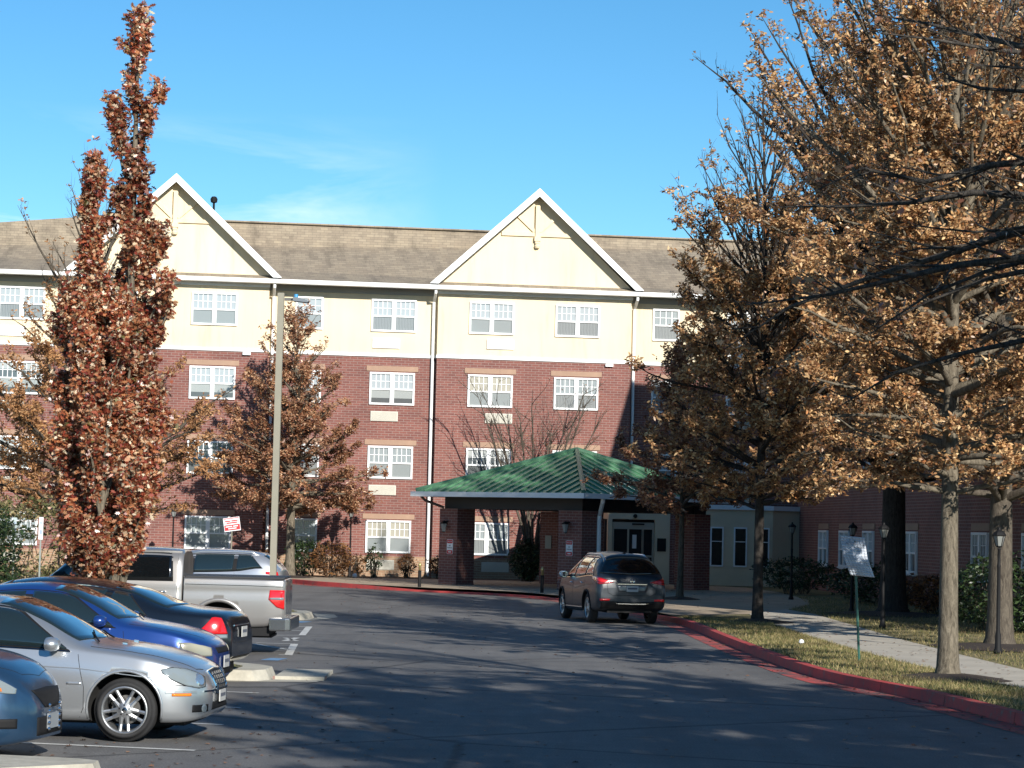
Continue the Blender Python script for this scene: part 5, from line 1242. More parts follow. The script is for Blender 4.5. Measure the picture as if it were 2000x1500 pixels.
            me = bpy.data.meshes.new(name); me.from_pydata(V, [], F); me.materials.append(m)
            me.polygons.foreach_set('use_smooth', [True] * (nu * nv) + [False] * n)
            objs.append(link(name, me, parent or s.t))
        return objs
    def line(s, name, pts, d, m=None, r=.004, off=-.001, mirror=True, parent=None, sides=4):
        d = Vector(d).normalized(); res = []
        for sgn in ((1, -1) if mirror else (1,)):
            P = []; dd = Vector((d.x, d.y * sgn, d.z)); pts2 = []
            for a, b in zip(pts, pts[1:]):
                a, b = Vector(a), Vector(b); k = max(2, int((b - a).length / .06))
                pts2 += [a.lerp(b, i / k) for i in range(k)]
            pts2.append(Vector(pts[-1]))
            for p in pts2:
                p = Vector((p.x, p.y * sgn, p.z)); h = s.bvh.ray_cast(p - dd * 2.5, dd)
                if h[0] is not None: P.append(h[0] + h[1] * off * (1 if h[1].dot(dd) < 0 else -1))
            if len(P) > 1: res.append(MB().tube(P, r, m or SEAM, sides).build(name, parent or s.t))
        return res
    def glass(s, segs, inset=.03, frac=.80, m=None, surround=True, off=.005, trim=None):
        """side windows: segs = (x_rear_bottom, x_front_bottom, x_rear_top, x_front_top)"""
        f = s.f; d = (0, -1, 0); W_ = s.sp['W'] / 2; m = m or CGL
        def ztop(x): return f['zs'](x) + max(.02, (f['zt'](x) - f['zs'](x)) * frac)
        def poly(xrb, xfb, xrt, xft, e=0.0, n=14):
            lo = []; up = []
            for i in range(n + 1):
                t = i / n; xb = xrb + (xfb - xrb) * t; xt = xrt + (xft - xrt) * t
                lo.append((xb, W_, f['zs'](xb) + inset - e)); up.append((xt, W_, max(ztop(xt) + e, f['zs'](xb) + inset - e + .004)))
            return up, lo
        if surround:
            a, b = segs[0], segs[-1]; up, lo = poly(a[0] - .03, b[1] + .04, a[2] - .02, b[3] + .03, .018); s.patch('window_surround', up, lo, d, BLKP, .002, 40, 6)
        for q in segs:
            up, lo = poly(*q); s.patch('side_window', up, lo, d, m, off, 18, 6)
        if trim:
            a, b = segs[0], segs[-1]; s.line('window_trim', [(x, W_, f['zs'](x) + inset - .02) for x in np.linspace(a[0] - .03, b[1] + .04, 14)], d, trim, .009, .004)
            s.line('window_trim', [(x, W_, ztop(x) + .02) for x in np.linspace(a[2] - .02, b[3] + .03, 20)], d, trim, .008, .003)
    def screen(s, name, xb, xt, yb, yt, n=10, m=None, off=.005, direction=(0, 0, -1), bow=.10):
        """windscreen / rear glass between base line xb and top line xt (on the centre line), half widths yb, yt"""
        sg = 1 if xb > xt else -1
        up = [(xt - sg * bow * .5 * (y / yt) ** 2, y, 1) for y in np.linspace(-yt, yt, 13)]; lo = [(xb - sg * bow * (y / yb) ** 2, y, 1) for y in np.linspace(-yb, yb, 13)]
        return s.patch(name, up, lo, direction, m or CGL, off, 20, 10, mirror=False)
    def wheels(s, style='five', mal=None, steer=0):
        sp = s.sp; R = sp['R']; rr = sp.get('rim', R * .66); W_ = sp['W'] / 2; tw = sp.get('tw', .205); mal = mal or ALU; proto = None
        for ax in (0, -sp['wb_']):
            for sd in (-1, 1):
                if proto is None:
                    M0 = Matrix.Rotation(-pi / 2, 4, 'X')     # local z of the lathe -> +y outward
                    hb = MB(); hb.lathe([(0, -.10), (.15, -.10), (.15, -.085), (0, -.085)], mat('brake_disc', (.16, .15, .14), .4, metal=.7), 20, M0); wh = hb.build('wheel')
                    ty = MB(); h = tw / 2
                    ty.lathe([(rr, -tw + .02), (rr + .03, -tw + .005), (R - .05, -tw), (R - .012, -tw + .02), (R, -tw + .045), (R, -.045), (R - .004, -.03), (R - .014, -.015), (R - .05, .003), (rr + .05, .010), (rr + .02, .004), (rr, -.008)], RUB, 48, M0)
                    to = ty.build('tyre', wh, smooth=True)
                    ri = MB(); ri.lathe([(rr + .004, -.012), (rr + .006, .002), (rr - .004, .005), (rr - .014, -.002), (rr - .022, -.018), (rr - .03, -.10), (rr - .03, -tw + .02)], mal, 48, M0)
                    ri.lathe([(0, .0), (.035, -.001), (.052, -.006), (.075, -.012), (.085, -.022), (.085, -.07), (0, -.07)], mal, 24, M0)
                    for i in range(5):
                        a = 2 * pi * i / 5 + pi / 2
                        prs = ((-.17, -.10), (.17, .10)) if style == 'twin' else (((-.12, -.30), (.12, .30)) if style == 'vee' else ((0, 0),))
                        for o_out, o_in in prs:
                            wo = .036 if style != 'five' else .05; wi = .05 if style != 'five' else .06
                            r0, r1 = .055, rr - .012
                            c0 = Vector((cos(a + o_in), sin(a + o_in))) * r0; c1 = Vector((cos(a + o_out), sin(a + o_out))) * r1
                            if style == 'twin': c0 = Vector((cos(a), sin(a))) * .06 + Vector((-sin(a), cos(a))) * (.026 if o_out > 0 else -.026); c1 = Vector((cos(a), sin(a))) * r1 + Vector((-sin(a), cos(a))) * (.045 if o_out > 0 else -.045)
                            t_ = (c1 - c0).normalized(); nn = Vector((-t_.y, t_.x)); cm = c0.lerp(c1, .5)
                            P = []
                            for (c, w_, z) in ((c0, wi, -.008), (cm, (wi + wo) * .36, -.020), (c1, wo, -.010)):
                                P.append((c, w_ * .5, z))
                            for (A, B_) in ((P[0], P[1]), (P[1], P[2])):
                                for e0, e1, z0_, z1_ in ((-1, 1, 0, 0),):
                                    pts = []
                                    for (c, w_, z) in (A, B_):
                                        l_ = c - nn * w_; r_ = c + nn * w_; mI = c
                                        pts.append(((l_.x, l_.y, z - .03), (l_.x, l_.y, z - .006), (mI.x, mI.y, z), (r_.x, r_.y, z - .006), (r_.x, r_.y, z - .03)))
                                    for q in range(4): ri.quad([tuple(M0 @ Vector(v)) for v in (pts[0][q], pts[0][q + 1], pts[1][q + 1], pts[1][q])], mal)
                        b_ = Vector((cos(a + pi / 5), sin(a + pi / 5))) * .052
                        ri.lathe([(0, .001), (.008, .001), (.009, -.003), (0, -.003)], DARKM, 8, M0 @ Matrix.Translation((b_.x, b_.y, -.002)))
                    ri.lathe([(0, .006), (.022, .005), (.028, .0), (0, 0)], CHR, 16, M0)
                    ri.build('rim', wh, smooth=False)
                    proto = wh; o = wh
                else: o = dup(proto, s.t)
                o.parent = s.t; o.location = (ax, sd * (W_ - sp.get('wi', .035)), R); o.rotation_euler = (0, 0, (0 if sd > 0 else pi) + (steer if ax == 0 else 0))
    def mirrors(s, x, z, y, m=None, sc=1.0, stalk=True):
        for sd in (-1, 1):
            b = MB(); prof = [(0, -.0), (.55, .02), (.88, .25), (1, .6), (.93, .95), (.8, 1.0), (0, .98)]
            M = Matrix.Translation((x + .05, sd * (y + .10), z)) @ Matrix.Rotation(-pi / 2, 4, 'Y') @ Matrix.Diagonal((.075 * sc, .115 * sc, .14 * sc, 1))
            b.lathe(prof, m or s.pm, 20, M); o = b.build('mirror', s.t, smooth=True)
            g = MB(); g.lathe([(0, 1.0), (.78, 1.01)], CHR, 20, M); g.build('mirror_glass', o)
            st = MB(); st.tube([(x - .0, sd * (y - .10), z - .045), (x, sd * (y + .05), z - .02)], [.03, .024], BLKP, 8); st.build('mirror_stalk', o)
    def handle(s, x, z, m=None):
        for sd in (-1, 1):
            h = s.bvh.ray_cast(Vector((x, sd * 3, z)), Vector((0, -sd, 0)))
            if h[0] is None: continue
            y = h[0].y; b = MB(); b.tube([(x - .10, y - sd * .005, z), (x - .085, y + sd * .028, z), (x, y + sd * .034, z + .002), (x + .085, y + sd * .028, z), (x + .10, y - sd * .005, z)], [.012, .013, .014, .013, .012], m or s.pm, 8); b.build('door_handle', s.t, smooth=True)
    def plate(s, x, z, face, w=.30, h=.15, M=None, parent=None):
        b = MB(); M = M or (Matrix.Translation((x, 0, z)) @ Matrix.Rotation(pi / 2 * face, 4, 'Z'))
        b.box(-w / 2, w / 2, -.012, 0, -h / 2, h / 2, PLATE, M); b.box(-w * .42, w * .42, -.0135, -.0125, -h * .1, h * .2, mat('plate_print', (.10, .11, .14)), M); return b.build('number_plate', s.t)

def place(px, py, head, side_off):
    """thing origin (front axle centre on the ground) from the photo position of the near front wheel's foot"""
    g = G(px, py, 0); return (g.x + side_off[0], g.y + side_off[1], 0)

SILVER = paint('silver_paint', (.50, .52, .54), .75, .30); BLUE = paint('bright_blue_paint', (.015, .055, .24), .45, .3); NAVY = paint('black_blue_paint', (.010, .014, .022), .4, .25)
TEAL = paint('slate_blue_paint', (.030, .075, .145), .6, .3); TRUCKP = paint('warm_silver_paint', (.36, .345, .33), .65, .34); PALES = paint('light_silver_paint', (.55, .56, .58), .7, .3); GREY = paint('gunmetal_paint', (.010, .018, .028), .0, .45, .22)
BAYG = 'cars parked in the left hand stalls'
def cardir(deg): a = radians(deg); return Vector((cos(a), sin(a), 0)), Vector((-sin(a), cos(a), 0))

# --- silver saloon (front wheel foot at 240,1450)
sp = dict(W=1.82, wb_=2.854, R=.325, rim=.236, tw=.215,
    zt=[(-3.97, .80), (-3.93, .98), (-3.75, 1.07), (-3.4, 1.11), (-2.85, 1.31), (-2.2, 1.42), (-1.7, 1.445), (-1.35, 1.42), (-.95, 1.27), (-.42, 1.01), (0, .955), (.4, .88), (.66, .795), (.80, .70), (.87, .58)],
    zs=[(-3.97, .78), (-3.8, .92), (-3, .965), (-1.5, .93), (-.4, .885), (.2, .82), (.6, .71), (.8, .60), (.87, .52)],
    w=[(-3.97, .60), (-3.9, .76), (-3.6, .86), (-2.8, .905), (-1.0, .91), (.1, .90), (.42, .86), (.64, .77), (.78, .64), (.85, .48), (.87, .40)],
    zb=[(-3.97, .45), (-3.8, .30), (-3.2, .24), (-.4, .20), (.5, .20), (.78, .235), (.87, .30)], tum=.30)
sp = {k: ([((x * .93 if x > .3 else x), y) for x, y in v] if isinstance(v, list) else v) for k, v in sp.items()}
f_, l_ = cardir(-4.5); g = G(240, 1450)
M_ = Car('silver_sedan', 'silver four-door sedan with round-cornered headlamps and five twin-spoke wheels, nose to the road', 'car', tuple(g + l_ * .88), radians(-4.5), sp, SILVER, BAYG)
M_.glass([(-2.95, -1.78, -2.55, -1.80), (-1.68, -.62, -1.70, -1.18)], trim=CHR)
M_.screen('windscreen', -.44, -1.38, .66, .53); M_.screen('rear_window', -3.30, -2.55, .66, .52, direction=(0, 0, -1))
M_.wheels('twin'); M_.mirrors(-.72, .98, .86)
M_.line('door_seam', [(-.50, .9, .88), (-.46, .9, .70), (-.42, .9, .55), (-.42, .9, .34), (-.46, .9, .24)], (0, -1, 0)); M_.line('door_seam', [(-1.73, .9, .92), (-1.73, .9, .25)], (0, -1, 0)); M_.line('door_seam', [(-2.75, .9, .95), (-2.5, .9, .6), (-2.45, .9, .25)], (0, -1, 0))
M_.line('bonnet_seam', [(-.40, .74, 1), (.1, .72, 1), (.45, .64, 1), (.66, .52, 1), (.70, .36, 1)], (0, 0, -1), r=.006); M_.line('bumper_seam', [(.40, .9, .60), (.52, .9, .59), (.66, .9, .575)], (0, -1, 0))
M_.line('body_crease', [(-3.6, .9, .80), (-2, .9, .78), (-.5, .9, .74), (.3, .9, .66)], (0, -1, 0), SILVER, .006, .001)
hd = (-.62, -.78, 0)
for o in M_.patch('headlight', [(.36, .83, .745), (.46, .78, .765), (.60, .68, .745), (.70, .56, .70), (.745, .50, .66)], [(.37, .84, .71), (.46, .81, .645), (.58, .74, .585), (.70, .62, .555), (.75, .53, .565)], hd, LENS, .008, 16, 8): pass
M_.line('headlight_rim', [(.36, .83, .745), (.46, .78, .765), (.60, .68, .745), (.70, .56, .70), (.745, .50, .66), (.75, .53, .565), (.70, .62, .555), (.58, .74, .585), (.46, .81, .645), (.37, .84, .71), (.36, .83, .745)], hd, SEAM, .005, .006)
for sd in (-1, 1):
    h = M_.bvh.ray_cast(Vector((2, sd * .60, .64)), Vector((-1, 0, 0)))
    if h[0]: MB().lathe([(0, .012), (.055, .008), (.075, 0), (.075, -.03), (0, -.03)], REFL, 20, Matrix.Translation(h[0]) @ h[1].to_track_quat('Z', 'Y').to_matrix().to_4x4()).build('headlight_bowl', M_.t)
gr = M_.patch('grille', [(.80, -.30, .70), (.80, 0, .715), (.80, .30, .70)], [(.86, -.24, .50), (.86, 0, .49), (.86, .24, .50)], (-1, 0, 0), BLKP, .012, 12, 6, mirror=False)[0]
for zz in (.53, .575, .62, .665): M_.line('grille_bar', [(.86, -.27, zz), (.86, 0, zz), (.86, .27, zz)], (-1, 0, 0), CHR, .007, .02, False, gr)
for yy in (-.2, -.1, 0, .1, .2): M_.line('grille_bar', [(.86, yy, .51), (.86, yy, .69)], (-1, 0, 0), CHR, .006, .02, False, gr)
M_.line('grille_surround', [(.8, -.31, .705), (.8, 0, .72), (.8, .31, .705), (.86, .25, .49), (.86, 0, .48), (.86, -.25, .49), (.8, -.31, .705)], (-1, 0, 0), CHR, .012, .01, False)
M_.patch('side_marker', [(.50, .9, .505), (.68, .8, .505)], [(.50, .9, .478), (.68, .8, .478)], (-.3, -1, 0), AMB, .008, 8, 2)
M_.line('bumper_rub_strip', [(.43, .9, .52), (.60, .85, .522), (.72, .74, .52)], (-.3, -1, 0), SILVER, .016, .004); M_.line('bumper_rub_strip', [(.87, .60, .52), (.9, .3, .52)], (-1, -.2, 0), CHR, .012, .004)
M_.patch('fog_lamp_recess', [(.66, .70, .385), (.84, .52, .385)], [(.66, .70, .31), (.84, .52, .31)], (-.8, -.6, 0), BLKP, .003, 10, 4); M_.patch('lower_grille', [(.88, -.36, .40), (.88, .36, .40)], [(.88, -.40, .32), (.88, .40, .32)], (-1, 0, 0), BLKP, .004, 12, 3, mirror=False)
for sd in (-1, 1):
    h = M_.bvh.ray_cast(Vector((2, sd * (1.0), .345)), Vector((-.84, -sd * .30, 0)).normalized())
    if h[0]: MB().lathe([(0, .014), (.035, .012), (.048, 0), (.048, -.02), (0, -.02)], LENS, 16, Matrix.Translation(h[0]) @ h[1].to_track_quat('Z', 'Y').to_matrix().to_4x4()).build('fog_lamp', M_.t)
M_.patch('side_badge_light', [(-.60, .9, .60), (-.44, .9, .60)], [(-.60, .9, .575), (-.44, .9, .575)], (0, -1, 0), SILVER, .005, 6, 2)
M_.line('wiper', [(-.36, .1, 1), (-.50, .35, 1), (-.62, .62, 1)], (0, 0, -1), BLKP, .009, .018, False); M_.line('wiper', [(-.36, -.55, 1), (-.48, -.25, 1), (-.58, .05, 1)], (0, 0, -1), BLKP, .009, .018, False)
M_.plate(.835, .45, 1, .30, .12); M_.handle(-1.6, .80); M_.handle(-2.55, .83)
for yy in (-.26, .26): M_.line('washer_jet', [(-.18, yy, 1), (-.13, yy, 1)], (0, 0, -1), CHR, .012, .006, False)

# --- bright blue saloon behind it
sp = dict(W=1.72, wb_=2.62, R=.31, rim=.19, tw=.19,
    zt=[(-3.55, .75), (-3.5, .92), (-3.3, 1.02), (-3.05, 1.06), (-2.6, 1.25), (-2.0, 1.40), (-1.5, 1.435), (-1.15, 1.41), (-.75, 1.26), (-.22, 1.0), (.1, .95), (.45, .88), (.68, .80), (.82, .70), (.89, .56)],
    zs=[(-3.55, .7), (-3.3, .88), (-2, .91), (-.3, .88), (.3, .82), (.6, .74), (.8, .62), (.89, .5)],
    w=[(-3.55, .58), (-3.45, .74), (-3, .84), (-1.5, .86), (0, .855), (.4, .82), (.64, .73), (.8, .60), (.87, .46), (.89, .36)],
    zb=[(-3.55, .42), (-3.3, .27), (-.4, .19), (.5, .19), (.8, .23), (.89, .3)], tum=.30)
hb_ = -5.0; f_, l_ = cardir(hb_)
nose = at(422, 1270, 31.6); o_ = Vector((nose.x, 31.75, 0)) - f_ * .80 - l_ * 0
B_ = Car('blue_sedan', 'bright blue sedan with yellowed headlamp, parked between the silver and the black sedans', 'car', (o_.x, 31.75 + .12, 0), radians(hb_), sp, BLUE, BAYG)
B_.glass([(-2.7, -1.55, -2.35, -1.58), (-1.45, -.38, -1.48, -.95)]); B_.screen('windscreen', -.26, -1.18, .62, .50); B_.screen('rear_window', -3.0, -2.35, .62, .48)
B_.wheels('five'); B_.mirrors(-.50, .985, .80, sc=1.0)
B_.patch('headlight', [(.48, .80, .735), (.6, .72, .73), (.74, .58, .69), (.79, .46, .665)], [(.49, .80, .60), (.62, .74, .575), (.75, .62, .56), (.80, .48, .565)], (-.62, -.78, 0), LENSY, .008, 14, 6)
B_.line('bonnet_seam', [(-.20, .70, 1), (.2, .66, 1), (.5, .56, 1), (.7, .40, 1)], (0, 0, -1)); B_.line('bumper_seam', [(.45, .9, .575), (.7, .75, .57)], (-.3, -1, 0)); B_.line('door_seam', [(-.25, .9, .86), (-.20, .9, .6), (-.22, .9, .24)], (0, -1, 0)); B_.line('door_seam', [(-1.5, .9, .9), (-1.5, .9, .25)], (0, -1, 0))
B_.patch('grille', [(.88, -.34, .66), (.88, .34, .66)], [(.9, -.32, .59), (.9, .32, .59)], (-1, 0, 0), BLKP, .006, 12, 3, mirror=False); B_.patch('lower_grille', [(.88, -.38, .40), (.88, .38, .40)], [(.88, -.36, .28), (.88, .36, .28)], (-1, 0, 0), BLKP, .004, 12, 3, mirror=False)
B_.patch('side_marker', [(.50, .9, .52), (.62, .84, .52)], [(.50, .9, .48), (.62, .84, .48)], (-.3, -1, 0), AMB, .006, 6, 2); B_.plate(.91, .48, 1); B_.line('wiper', [(-.18, .0, 1), (-.3, .3, 1), (-.38, .55, 1)], (0, 0, -1), BLKP, .008, .018, False); B_.handle(-1.35, .80)

# --- black saloon, tail to the road
sp = dict(W=1.85, wb_=2.81, R=.33, rim=.215, tw=.21,
    zt=[(-4.10, .78), (-4.06, .98), (-3.9, 1.065), (-3.5, 1.10), (-3.2, 1.15), (-2.6, 1.36), (-2.0, 1.465), (-1.4, 1.49), (-.9, 1.44), (-.4, 1.25), (.15, 1.02), (.6, .92), (.85, .80), (.98, .6)],
    zs=[(-4.10, .75), (-3.95, .93), (-3.2, .965), (-2, .95), (-.3, .90), (.4, .82), (.8, .7), (.98, .55)],
    w=[(-4.10, .62), (-4.0, .78), (-3.7, .88), (-2.8, .92), (-1.0, .925), (.2, .91), (.6, .83), (.85, .66), (.98, .45)],
    zb=[(-4.10, .42), (-3.95, .32), (-3.5, .25), (-.4, .2), (.5, .2), (.98, .3)], tum=.28)
hk = 180 - 7.0; f_, l_ = cardir(hk); tail = at(466, 1240, 34.6)
K_ = Car('black_sedan', 'blue-black sedan parked nose in, tail with a triangular red lamp towards the road', 'car', (tail.x + f_.x * 4.06, 34.75 + f_.y * 4.0, 0), radians(hk), sp, NAVY, BAYG)
K_.glass([(-2.92, -2.32, -2.62, -2.42), (-2.22, -1.28, -2.32, -1.30), (-1.18, -.10, -1.20, -.68)], trim=CHR); K_.screen('windscreen', .05, -.85, .66, .54); K_.screen('rear_window', -3.30, -2.45, .68, .52)
K_.wheels('five'); K_.mirrors(-.3, 1.0, .88)
K_.patch('taillight', [(-3.90, .85, .975), (-3.94, .82, .98), (-3.99, .76, .97)], [(-3.68, .9, .755), (-3.9, .85, .745), (-4.05, .70, .745)], (.62, -.78, 0), TAIL, .008, 14, 8)
K_.patch('reversing_light', [(-3.67, .9, .75), (-3.9, .85, .74), (-4.05, .70, .74)], [(-3.63, .9, .70), (-3.9, .85, .685), (-4.05, .70, .685)], (.62, -.78, 0), LENS, .008, 14, 3)
K_.line('boot_seam', [(-4.08, .60, .96), (-4.1, .58, .75), (-4.1, .54, .62), (-4.1, 0, .61)], (1, 0, 0)); K_.line('boot_seam', [(-3.35, .72, 1.2), (-3.7, .74, 1.2), (-3.98, .66, 1.2)], (0, 0, -1)); K_.line('bumper_seam', [(-3.55, .95, .66), (-3.8, .95, .655), (-4.0, .95, .65)], (0, -1, 0))
K_.line('door_seam', [(-2.26, .9, .94), (-2.3, .9, .75), (-2.55, .9, .45), (-2.5, .9, .25)], (0, -1, 0)); K_.line('door_seam', [(-1.23, .9, .9), (-1.23, .9, .25)], (0, -1, 0)); K_.handle(-2.05, .82); K_.handle(-1.05, .80)
K_.line('boot_trim', [(-4.1, -.45, .86), (-4.12, 0, .86), (-4.1, .45, .86)], (1, 0, 0), CHR, .012, .004, False); K_.plate(-4.12, .76, -1)
K_.patch('bumper_insert', [(-4.1, -.5, .42), (-4.1, .5, .42)], [(-4.1, -.5, .38), (-4.1, .5, .38)], (1, 0, 0), BLKP, .004, 10, 2, mirror=False)
K_.line('fuel_flap', [(-3.05 + .085 * cos(a), .95, .74 + .075 * sin(a)) for a in np.linspace(0, 2 * pi, 14)], (0, -1, 0), SEAM, .003, 0, False)

K_.t.scale = (1, 1, .965)
# --- slate blue car nose at the bottom left
sp = dict(W=1.69, wb_=2.55, R=.30, rim=.19, tw=.185,
    zt=[(-3.4, .8), (-3.35, 1.0), (-3.1, 1.08), (-2.6, 1.25), (-2, 1.42), (-1.3, 1.46), (-.9, 1.42), (-.4, 1.2), (-.02, 1.05), (.3, .99), (.55, .90), (.70, .79), (.80, .64), (.84, .52)],
    zs=[(-3.4, .75), (-3, .95), (-1, .92), (0, .90), (.4, .82), (.62, .71), (.78, .57), (.84, .46)],
    w=[(-3.4, .6), (-3.2, .78), (-2, .84), (0, .845), (.30, .82), (.52, .75), (.68, .65), (.78, .52), (.83, .40), (.84, .33)],
    zb=[(-3.4, .4), (-3, .25), (-.3, .17), (.5, .16), (.84, .22)], tum=.28)
hy = -6.0; f_, l_ = cardir(hy); nt_ = at(92, 1400, 23.2)
Y_ = Car('blue_grey_car', 'slate blue small car of which only the nose with amber-cornered headlamp shows', 'car', (nt_.x - f_.x * .82, 23.35 - f_.y * .4, 0), radians(hy), sp, TEAL, BAYG)
Y_.glass([(-2.6, -1.5, -2.3, -1.5), (-1.4, -.2, -1.4, -.8)]); Y_.screen('windscreen', -.05, -.95, .62, .5); Y_.wheels('five'); Y_.mirrors(-.35, 1.0, .80)
Y_.patch('headlight', [(.18, .85, .83), (.34, .80, .845), (.50, .72, .80), (.60, .62, .73), (.645, .56, .69)], [(.18, .85, .735), (.34, .82, .70), (.50, .75, .665), (.60, .68, .65), (.66, .60, .645)], (-.62, -.78, 0), LENS, .008, 16, 7)
Y_.patch('turn_signal', [(.22, .85, .755), (.4, .8, .73), (.56, .7, .70)], [(.22, .85, .725), (.4, .8, .695), (.57, .7, .668)], (-.62, -.78, 0), AMB, .012, 10, 3)
Y_.patch('grille', [(.74, -.42, .665), (.80, 0, .68), (.74, .42, .665)], [(.84, -.22, .50), (.86, 0, .49), (.84, .22, .50)], (-1, 0, 0), BLKP, .006, 14, 5, mirror=False)
lg = Y_.patch('lower_grille', [(.82, -.40, .42), (.86, 0, .42), (.82, .40, .42)], [(.82, -.40, .25), (.86, 0, .25), (.82, .40, .25)], (-1, 0, 0), BLKP, .004, 14, 4, mirror=False)[0]
Y_.patch('fog_lamp_recess', [(.52, .76, .42), (.68, .60, .42)], [(.52, .76, .33), (.68, .60, .33)], (-.7, -.7, 0), BLKP, .004, 8, 4)
Y_.line('bonnet_seam', [(-.05, .70, 1.2), (.3, .66, 1.2), (.52, .55, 1.2), (.66, .38, 1.2), (.71, 0, 1.2)], (0, 0, -1)); 
pf = MB()
for i in range(5): pf.lathe([(0, .02), (.012, .018), (.018, 0), (0, 0)], CHR, 8, Matrix.Translation((.865, -.16 + .0 * i, .30 + i * .055)) @ Matrix.Rotation(pi / 2, 4, 'Y')); pf.lathe([(0, .02), (.012, .018), (.018, 0), (0, 0)], CHR, 8, Matrix.Translation((.865, .16, .30 + i * .055)) @ Matrix.Rotation(pi / 2, 4, 'Y'))
pf.box(.845, .868, -.15, .15, .30, .44, mat('grey_plate', (.22, .24, .26))); pf.build('number_plate', Y_.t)

# --- silver pickup, tail to the road
sp = dict(W=1.98, wb_=3.68, R=.385, rim=.24, tw=.26, ra=.50, ng=5.2, nh=3.4, tum=.20, wb=.965, under=.3,
    zt=[(-3.00, 1.86), (-2.96, 1.90), (-2.2, 1.935), (-1.5, 1.93), (-1.15, 1.88), (-.85, 1.66), (-.42, 1.32), (-.2, 1.25), (.3, 1.21), (.75, 1.13), (.92, .98), (.97, .8)],
    zs=[(-3.00, 1.30), (-1, 1.30), (-.3, 1.20), (.3, 1.12), (.8, 1.0), (.97, .75)],
    w=[(-3.00, .93), (-2.9, .97), (-1, .985), (.2, .98), (.6, .94), (.85, .84), (.97, .70)],
    zb=[(-3.00, .45), (-.4, .42), (.6, .42), (.97, .5)], az=.10)
ht = 180 + 1.0; f_, l_ = cardir(ht); tt = at(562, 1180, 43.1)
T_x = tt.x; 
P_ = Car('pickup_truck', 'silver crew cab pickup truck with black bed cover backed towards the road', 'pickup', (T_x + f_.x * 4.9 * .93, 43.15, 0), radians(ht), sp, TRUCKP, BAYG)
P_.glass([(-2.80, -1.95, -2.78, -1.95), (-1.78, -.50, -1.78, -1.12)], m=CGLB, frac=.86); P_.screen('windscreen', -.42, -1.12, .76, .66, bow=.08)
P_.line('door_seam', [(-2.90, .98, 1.8), (-2.90, .98, .9), (-2.75, .98, .6)], (0, -1, 0)); P_.line('door_seam', [(-1.86, .98, 1.8), (-1.86, .98, .5)], (0, -1, 0)); P_.line('door_seam', [(-.55, .98, 1.2), (-.5, .98, .5)], (0, -1, 0))
P_.mirrors(-.7, 1.35, .98, BLKP, 1.5); P_.handle(-2.6, 1.12, CHR); P_.handle(-1.65, 1.12, CHR)
P_.line('drip_rail', [(x, .9, 1.85) for x in np.linspace(-2.95, -1.1, 12)], (0, -1, 0), TRUCKP, .02, .006)
# bed as a second loft
sb = dict(sp); sb.update(zt=[(-4.90, 1.37), (-4.87, 1.395), (-3.05, 1.40), (-3.03, 1.39)], zs=[(-4.90, 1.31), (-3.03, 1.32)], w=[(-4.90, .93), (-4.84, .965), (-4.5, .985), (-3.03, .985)], zb=[(-4.90, .62), (-4.5, .50), (-3.03, .45)], tum=0, ng=6, nh=6, wb=.975, lip=.045, lipo=-.012)
class Bed(Car):
    def __init__(s, t): s.t = t; s.sp = sb; s.pm = TRUCKP; s.f = {k: pchip(*zip(*sb[k])) for k in ('zt', 'zs', 'w', 'zb')}; s.body()
bed = Bed(P_.t); bed.bodyo.name = 'cargo_bed'
P_.wheels('five')
MB().box(-4.88, -3.04, -.90, .90, 1.385, 1.425, mat('black_bed_cover', (.02, .022, .026), .55)).build('bed_cover', P_.t, bevel=.01)
bed.line('bed_seam', [(-3.06, .98, 1.27), (-4.2, .98, 1.265), (-4.86, .98, 1.25)], (0, -1, 0), SEAM, .007)
bed.patch('taillight', [(-4.62, .98, 1.19), (-4.75, .98, 1.19), (-4.885, .95, 1.19)], [(-4.60, .98, 1.02), (-4.75, .98, .88), (-4.885, .95, .84)], (0, -1, 0), TAIL, .012, 10, 8)
bed.patch('reversing_light', [(-4.62, .98, 1.05), (-4.87, .96, 1.06)], [(-4.62, .98, 1.02), (-4.87, .96, 1.01)], (0, -1, 0), LENS, .017, 6, 2)
bmp = MB(); bmp.prism([(-5.02, .97), (-5.05, -.97), (-4.92, -1.0), (-4.62, -1.0), (-4.62, 1.0), (-4.92, 1.0)], .44, .68, CHR if False else mat('dull_chrome_bumper', (.33, .34, .35), .2, metal=.9), 'z'); bmp.build('rear_bumper', P_.t, bevel=.03)
MB().box(-4.905, -4.885, -.8, .8, .66, 1.36, TRUCKP).build('tailgate', P_.t, bevel=.008)
MB().box(-4.62, -3.02, -.86, .86, .34, .50, BLKP).build('chassis', P_.t)
rb = MB(); rb.box(-3.45, -3.05, -.985, -.97, .46, .58, TRUCKP); rb.build('bed_side_skirt', P_.t)

P_.t.scale = (.93, .93, .93)
